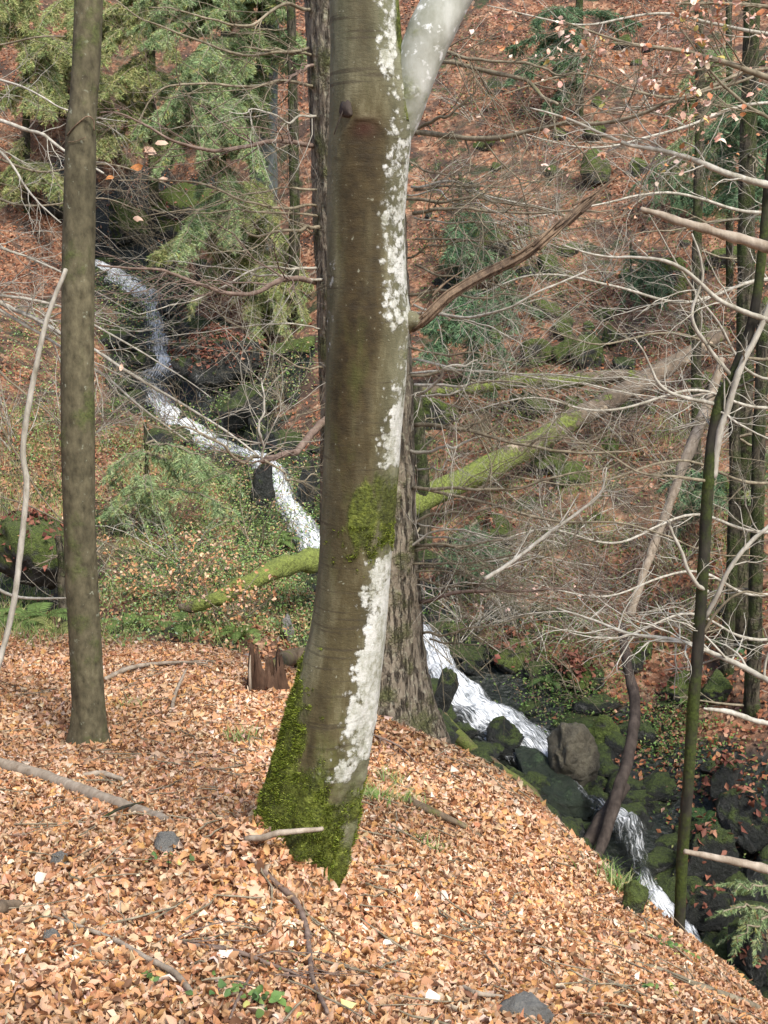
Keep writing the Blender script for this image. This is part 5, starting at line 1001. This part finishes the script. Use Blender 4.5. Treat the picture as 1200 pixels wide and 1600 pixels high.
pos = np.vstack(pos); mb = MB(); blades(mb, pos, np.tile([0, 0, 1.], (len(pos), 1))+g.normal(0, .45, (len(pos), 3)), g.uniform(.08, .24, len(pos)), np.full(len(pos), .004), palette(len(pos), [(.25, .36, .10), (.42, .45, .18), (.50, .44, .26), (.16, .26, .07)], [.35, .25, .2, .2], g=g), g)
mb.build('bank_grass', M['green'], kind='stuff', label='thin green and straw coloured grass on the banks', category='grass')
def fern(label, u, v, L, n, seed, Y=None, col=None):
    b = G(u, v) if Y is None else P(u, v, Y); t = thing('fern', label, 'fern', b, 'ferns on the banks'); g = np.random.default_rng(seed)
    for i in range(n):
        a = i/n*6.28+g.normal(0, .3); l = L*g.uniform(.7, 1.1); f = np.linspace(0, 1, 22); out = np.array([math.cos(a), math.sin(a), 0]); p = b+out*(f*l*.85)[:, None]+np.array([0, 0, 1])*((f*1.3-f*f*1.15)*l)[:, None]
        tt_ = np.gradient(p, axis=0); tt_ /= np.linalg.norm(tt_, axis=1)[:, None]; s = np.cross(tt_, [0, 0, 1.]); s /= np.linalg.norm(s, axis=1)[:, None]; mb = MB(); tube(mb, p, .0025, 3, cap=False)
        mb.a = {}; nv0 = mb.n; base_c = np.tile([[.10, .12, .03]], (nv0, 1)); mb.a['col'] = [(0, base_c)]
        w = l*.22*np.sin(np.clip(f*.95+.08, 0, 1)*np.pi)**.7
        for sg in (-1, 1):
            for k_ in range(1, 22):
                d_ = s[k_]*sg+tt_[k_]*.45-np.array([0, 0, .15]); e = p[k_]+nrm(d_)*w[k_]; hw = tt_[k_]*l/22*.42; c = np.array(col or (.13, .2, .05))*g.uniform(.7, 1.3)
                mb.add(np.array([p[k_]-hw, p[k_]+hw, (p[k_]+e)/2+hw*.9, e, (p[k_]+e)/2-hw*.9]), [np.array([[0, 1, 2, 4]]), np.array([[4, 2, 3]])], col=np.tile(c, (5, 1)))
        mb.build('frond', M['green'], t)
fern('bright fern between the white pole and the slender beech', 58, 985, .42, 9, 701, Y=9.6)
fern('fern at the left edge in front of the dark hollow', 15, 988, .4, 8, 702, Y=9.6)
fern('yellowing fern touching the left side of the slender beech', 92, 995, .34, 7, 703, Y=9.2, col=(.24, .26, .08))
fern('green fern in the undergrowth right of the slender beech', 200, 985, .4, 8, 704)
fern('fern above the stump among orange leaves', 375, 1000, .35, 8, 705)
fern('fern in the undergrowth between slender beech and stump', 290, 990, .38, 8, 706)
fern('fern on the left bank below the middle cascade', 430, 860, .5, 9, 707)
fern('fern hanging on the far bank over the boulder', 860, 1075, .34, 8, 708, col=(.08, .14, .04))
fern('small fern at the right edge of the far bank', 1140, 1022, .32, 8, 709, col=(.06, .13, .05))
fern('fern below the dark wet rocks at the right', 1100, 1290, .3, 8, 710, col=(.06, .12, .04))
def tuft(label, u, v, n, L, seed, cols):
    b = G(u, v, 1.5, 14); g = np.random.default_rng(seed); mb = MB()
    for _ in range(n):
        o_ = g.normal(0, L*.35, 2); q0 = np.array([b[0]+o_[0], b[1]+o_[1], 0]); q0[2] = hz(q0[0:1], q0[1:2])[0]; a = g.uniform(0, 6.28); l = L*g.uniform(.6, 1.3); f = np.linspace(0, 1, 5)
        p = q0+np.array([math.cos(a), math.sin(a), 0])*(f**1.6*l*.6)[:, None]+np.array([0, 0, 1])*(f*l*.9-f*f*l*.35)[:, None]; s = np.array([-math.sin(a), math.cos(a), 0])*.0036; w = (1-f)[:, None]
        c = palette(1, *cols, g=g)[0]; v_ = np.concatenate([p+s*w, p-s*w]); j = np.arange(4); mb.add(v_, np.column_stack([j, j+1, j+6, j+5]), col=np.tile(c, (10, 1)))
    solo(mb, 'grass_tuft', M['green'], label, 'grass tuft', 'grass tufts on the near slope', loc=b)
GC = ([(.16, .26, .06), (.28, .34, .12), (.45, .42, .22)], [.5, .3, .2])
tuft('small green grass tuft midway between the slender beech and the forked beech', 376, 1160, 70, .13, 801, GC)
tuft('faint grass tuft right of the slender beech trunk', 205, 1108, 40, .12, 802, GC)
tuft('grass tuft close to the right side of the beech foot', 585, 1255, 120, .13, 803, GC)
tuft('grass tuft at the upper end of the dark rotten stick', 640, 1262, 90, .12, 804, GC)
tuft('tall green grass tuft on the edge above the lower fall', 968, 1392, 160, .16, 805, GC)
tuft('yellowish grass tuft right of the dark rotten stick', 668, 1330, 60, .10, 806, GC)
tuft('sparse grass beside the spruce root', 612, 1222, 60, .12, 807, GC)
def sprout(label, u, v, n, seed, s=.035):
    b = G(u, v, 1.5, 14); g = np.random.default_rng(seed); q = b+g.normal(0, 1, (n, 3))*[.05, .04, .0]; q[:, 2] = hz(q[:, 0], q[:, 1])+g.uniform(.025, .06, n); mb = MB()
    leaf_field(mb, q, np.tile([0, -.1, 1.], (n, 1)), g.uniform(s*.35, s*.7, n), palette(n, [(.14, .22, .06), (.09, .16, .05), (.5, .5, .15)], [.5, .3, .2], g=g), True, .35, aspect=.7, g=g); t = thing('seedling', label, 'plant', b, 'green seedlings in the leaves'); ms = MB(); tube(ms, np.array([b-[0, 0, .02], b+[.004, 0, .02], b+[.002, .003, .045]]), .0015, 5); ms.build('stem', M['green'], t); mb.build('foliage', M['green'], t, kind='stuff')
sprout('small light green plant at the bottom edge left of centre', 395, 1580, 34, 811, .045)
sprout('green seedling just above the bent bottom stick', 262, 1560, 14, 812)
sprout('dark green seedling below the half buried pole', 262, 1362, 12, 813)
sprout('green seedling at the tip of the mossy beech foot', 428, 1500+15, 10, 814, .02)
sprout('light green leaves near the edge under the thin sapling', 1050, 1492, 26, 815, .05)
sprout('green leaf pair near the bottom right', 1035, 1568, 8, 816, .05)
# ------------------------------------------------------------------ light, camera
W = bpy.data.worlds.new('World'); bpy.context.scene.world = W; W.use_nodes = True; nt = W.node_tree; nt.nodes.clear()
sky = nt.nodes.new('ShaderNodeTexSky'); sky.sky_type = 'NISHITA'; sky.sun_disc = False; ELEV, AZ = R(52), R(150)
sky.sun_elevation = ELEV; sky.sun_rotation = AZ; sky.air_density = 1.0; sky.dust_density = 2.5; sky.ozone_density = 1.0
bg = nt.nodes.new('ShaderNodeBackground'); bg.inputs[1].default_value = .145; ow = nt.nodes.new('ShaderNodeOutputWorld'); nt.links.new(sky.outputs[0], bg.inputs[0]); nt.links.new(bg.outputs[0], ow.inputs[0])
sd = bpy.data.lights.new('sun', 'SUN'); sd.energy = 2.3; sd.angle = R(13); sd.color = (1, .96, .9); so = bpy.data.objects.new('sun', sd); C.objects.link(so)
dirv = Vector((math.sin(AZ)*math.cos(ELEV), math.cos(AZ)*math.cos(ELEV), math.sin(ELEV)))   # towards the sun
so.rotation_euler = dirv.to_track_quat('Z', 'Y').to_euler(); so.location = dirv*30
cd_ = bpy.data.cameras.new('camera'); cam = bpy.data.objects.new('camera', cd_); C.objects.link(cam); cd_.sensor_fit = 'VERTICAL'; cd_.sensor_height = 24; cd_.lens = 12/(800/F)
cd_.clip_end = 500; cam.rotation_euler = (R(90)-PITCH, 0, 0); bpy.context.scene.camera = cam
for o in ROOTS:
    if '_w' in o: del o['_w']
sc = bpy.context.scene; sc.view_settings.view_transform = 'Standard'; sc.view_settings.look = 'None'; sc.view_settings.gamma = 1; sc.view_settings.exposure = .95
sc.cycles.max_bounces = 6; sc.cycles.transparent_max_bounces = 8; sc.cycles.use_denoising = True
print('done', time.time()-T0, 'objects', len(bpy.data.objects))
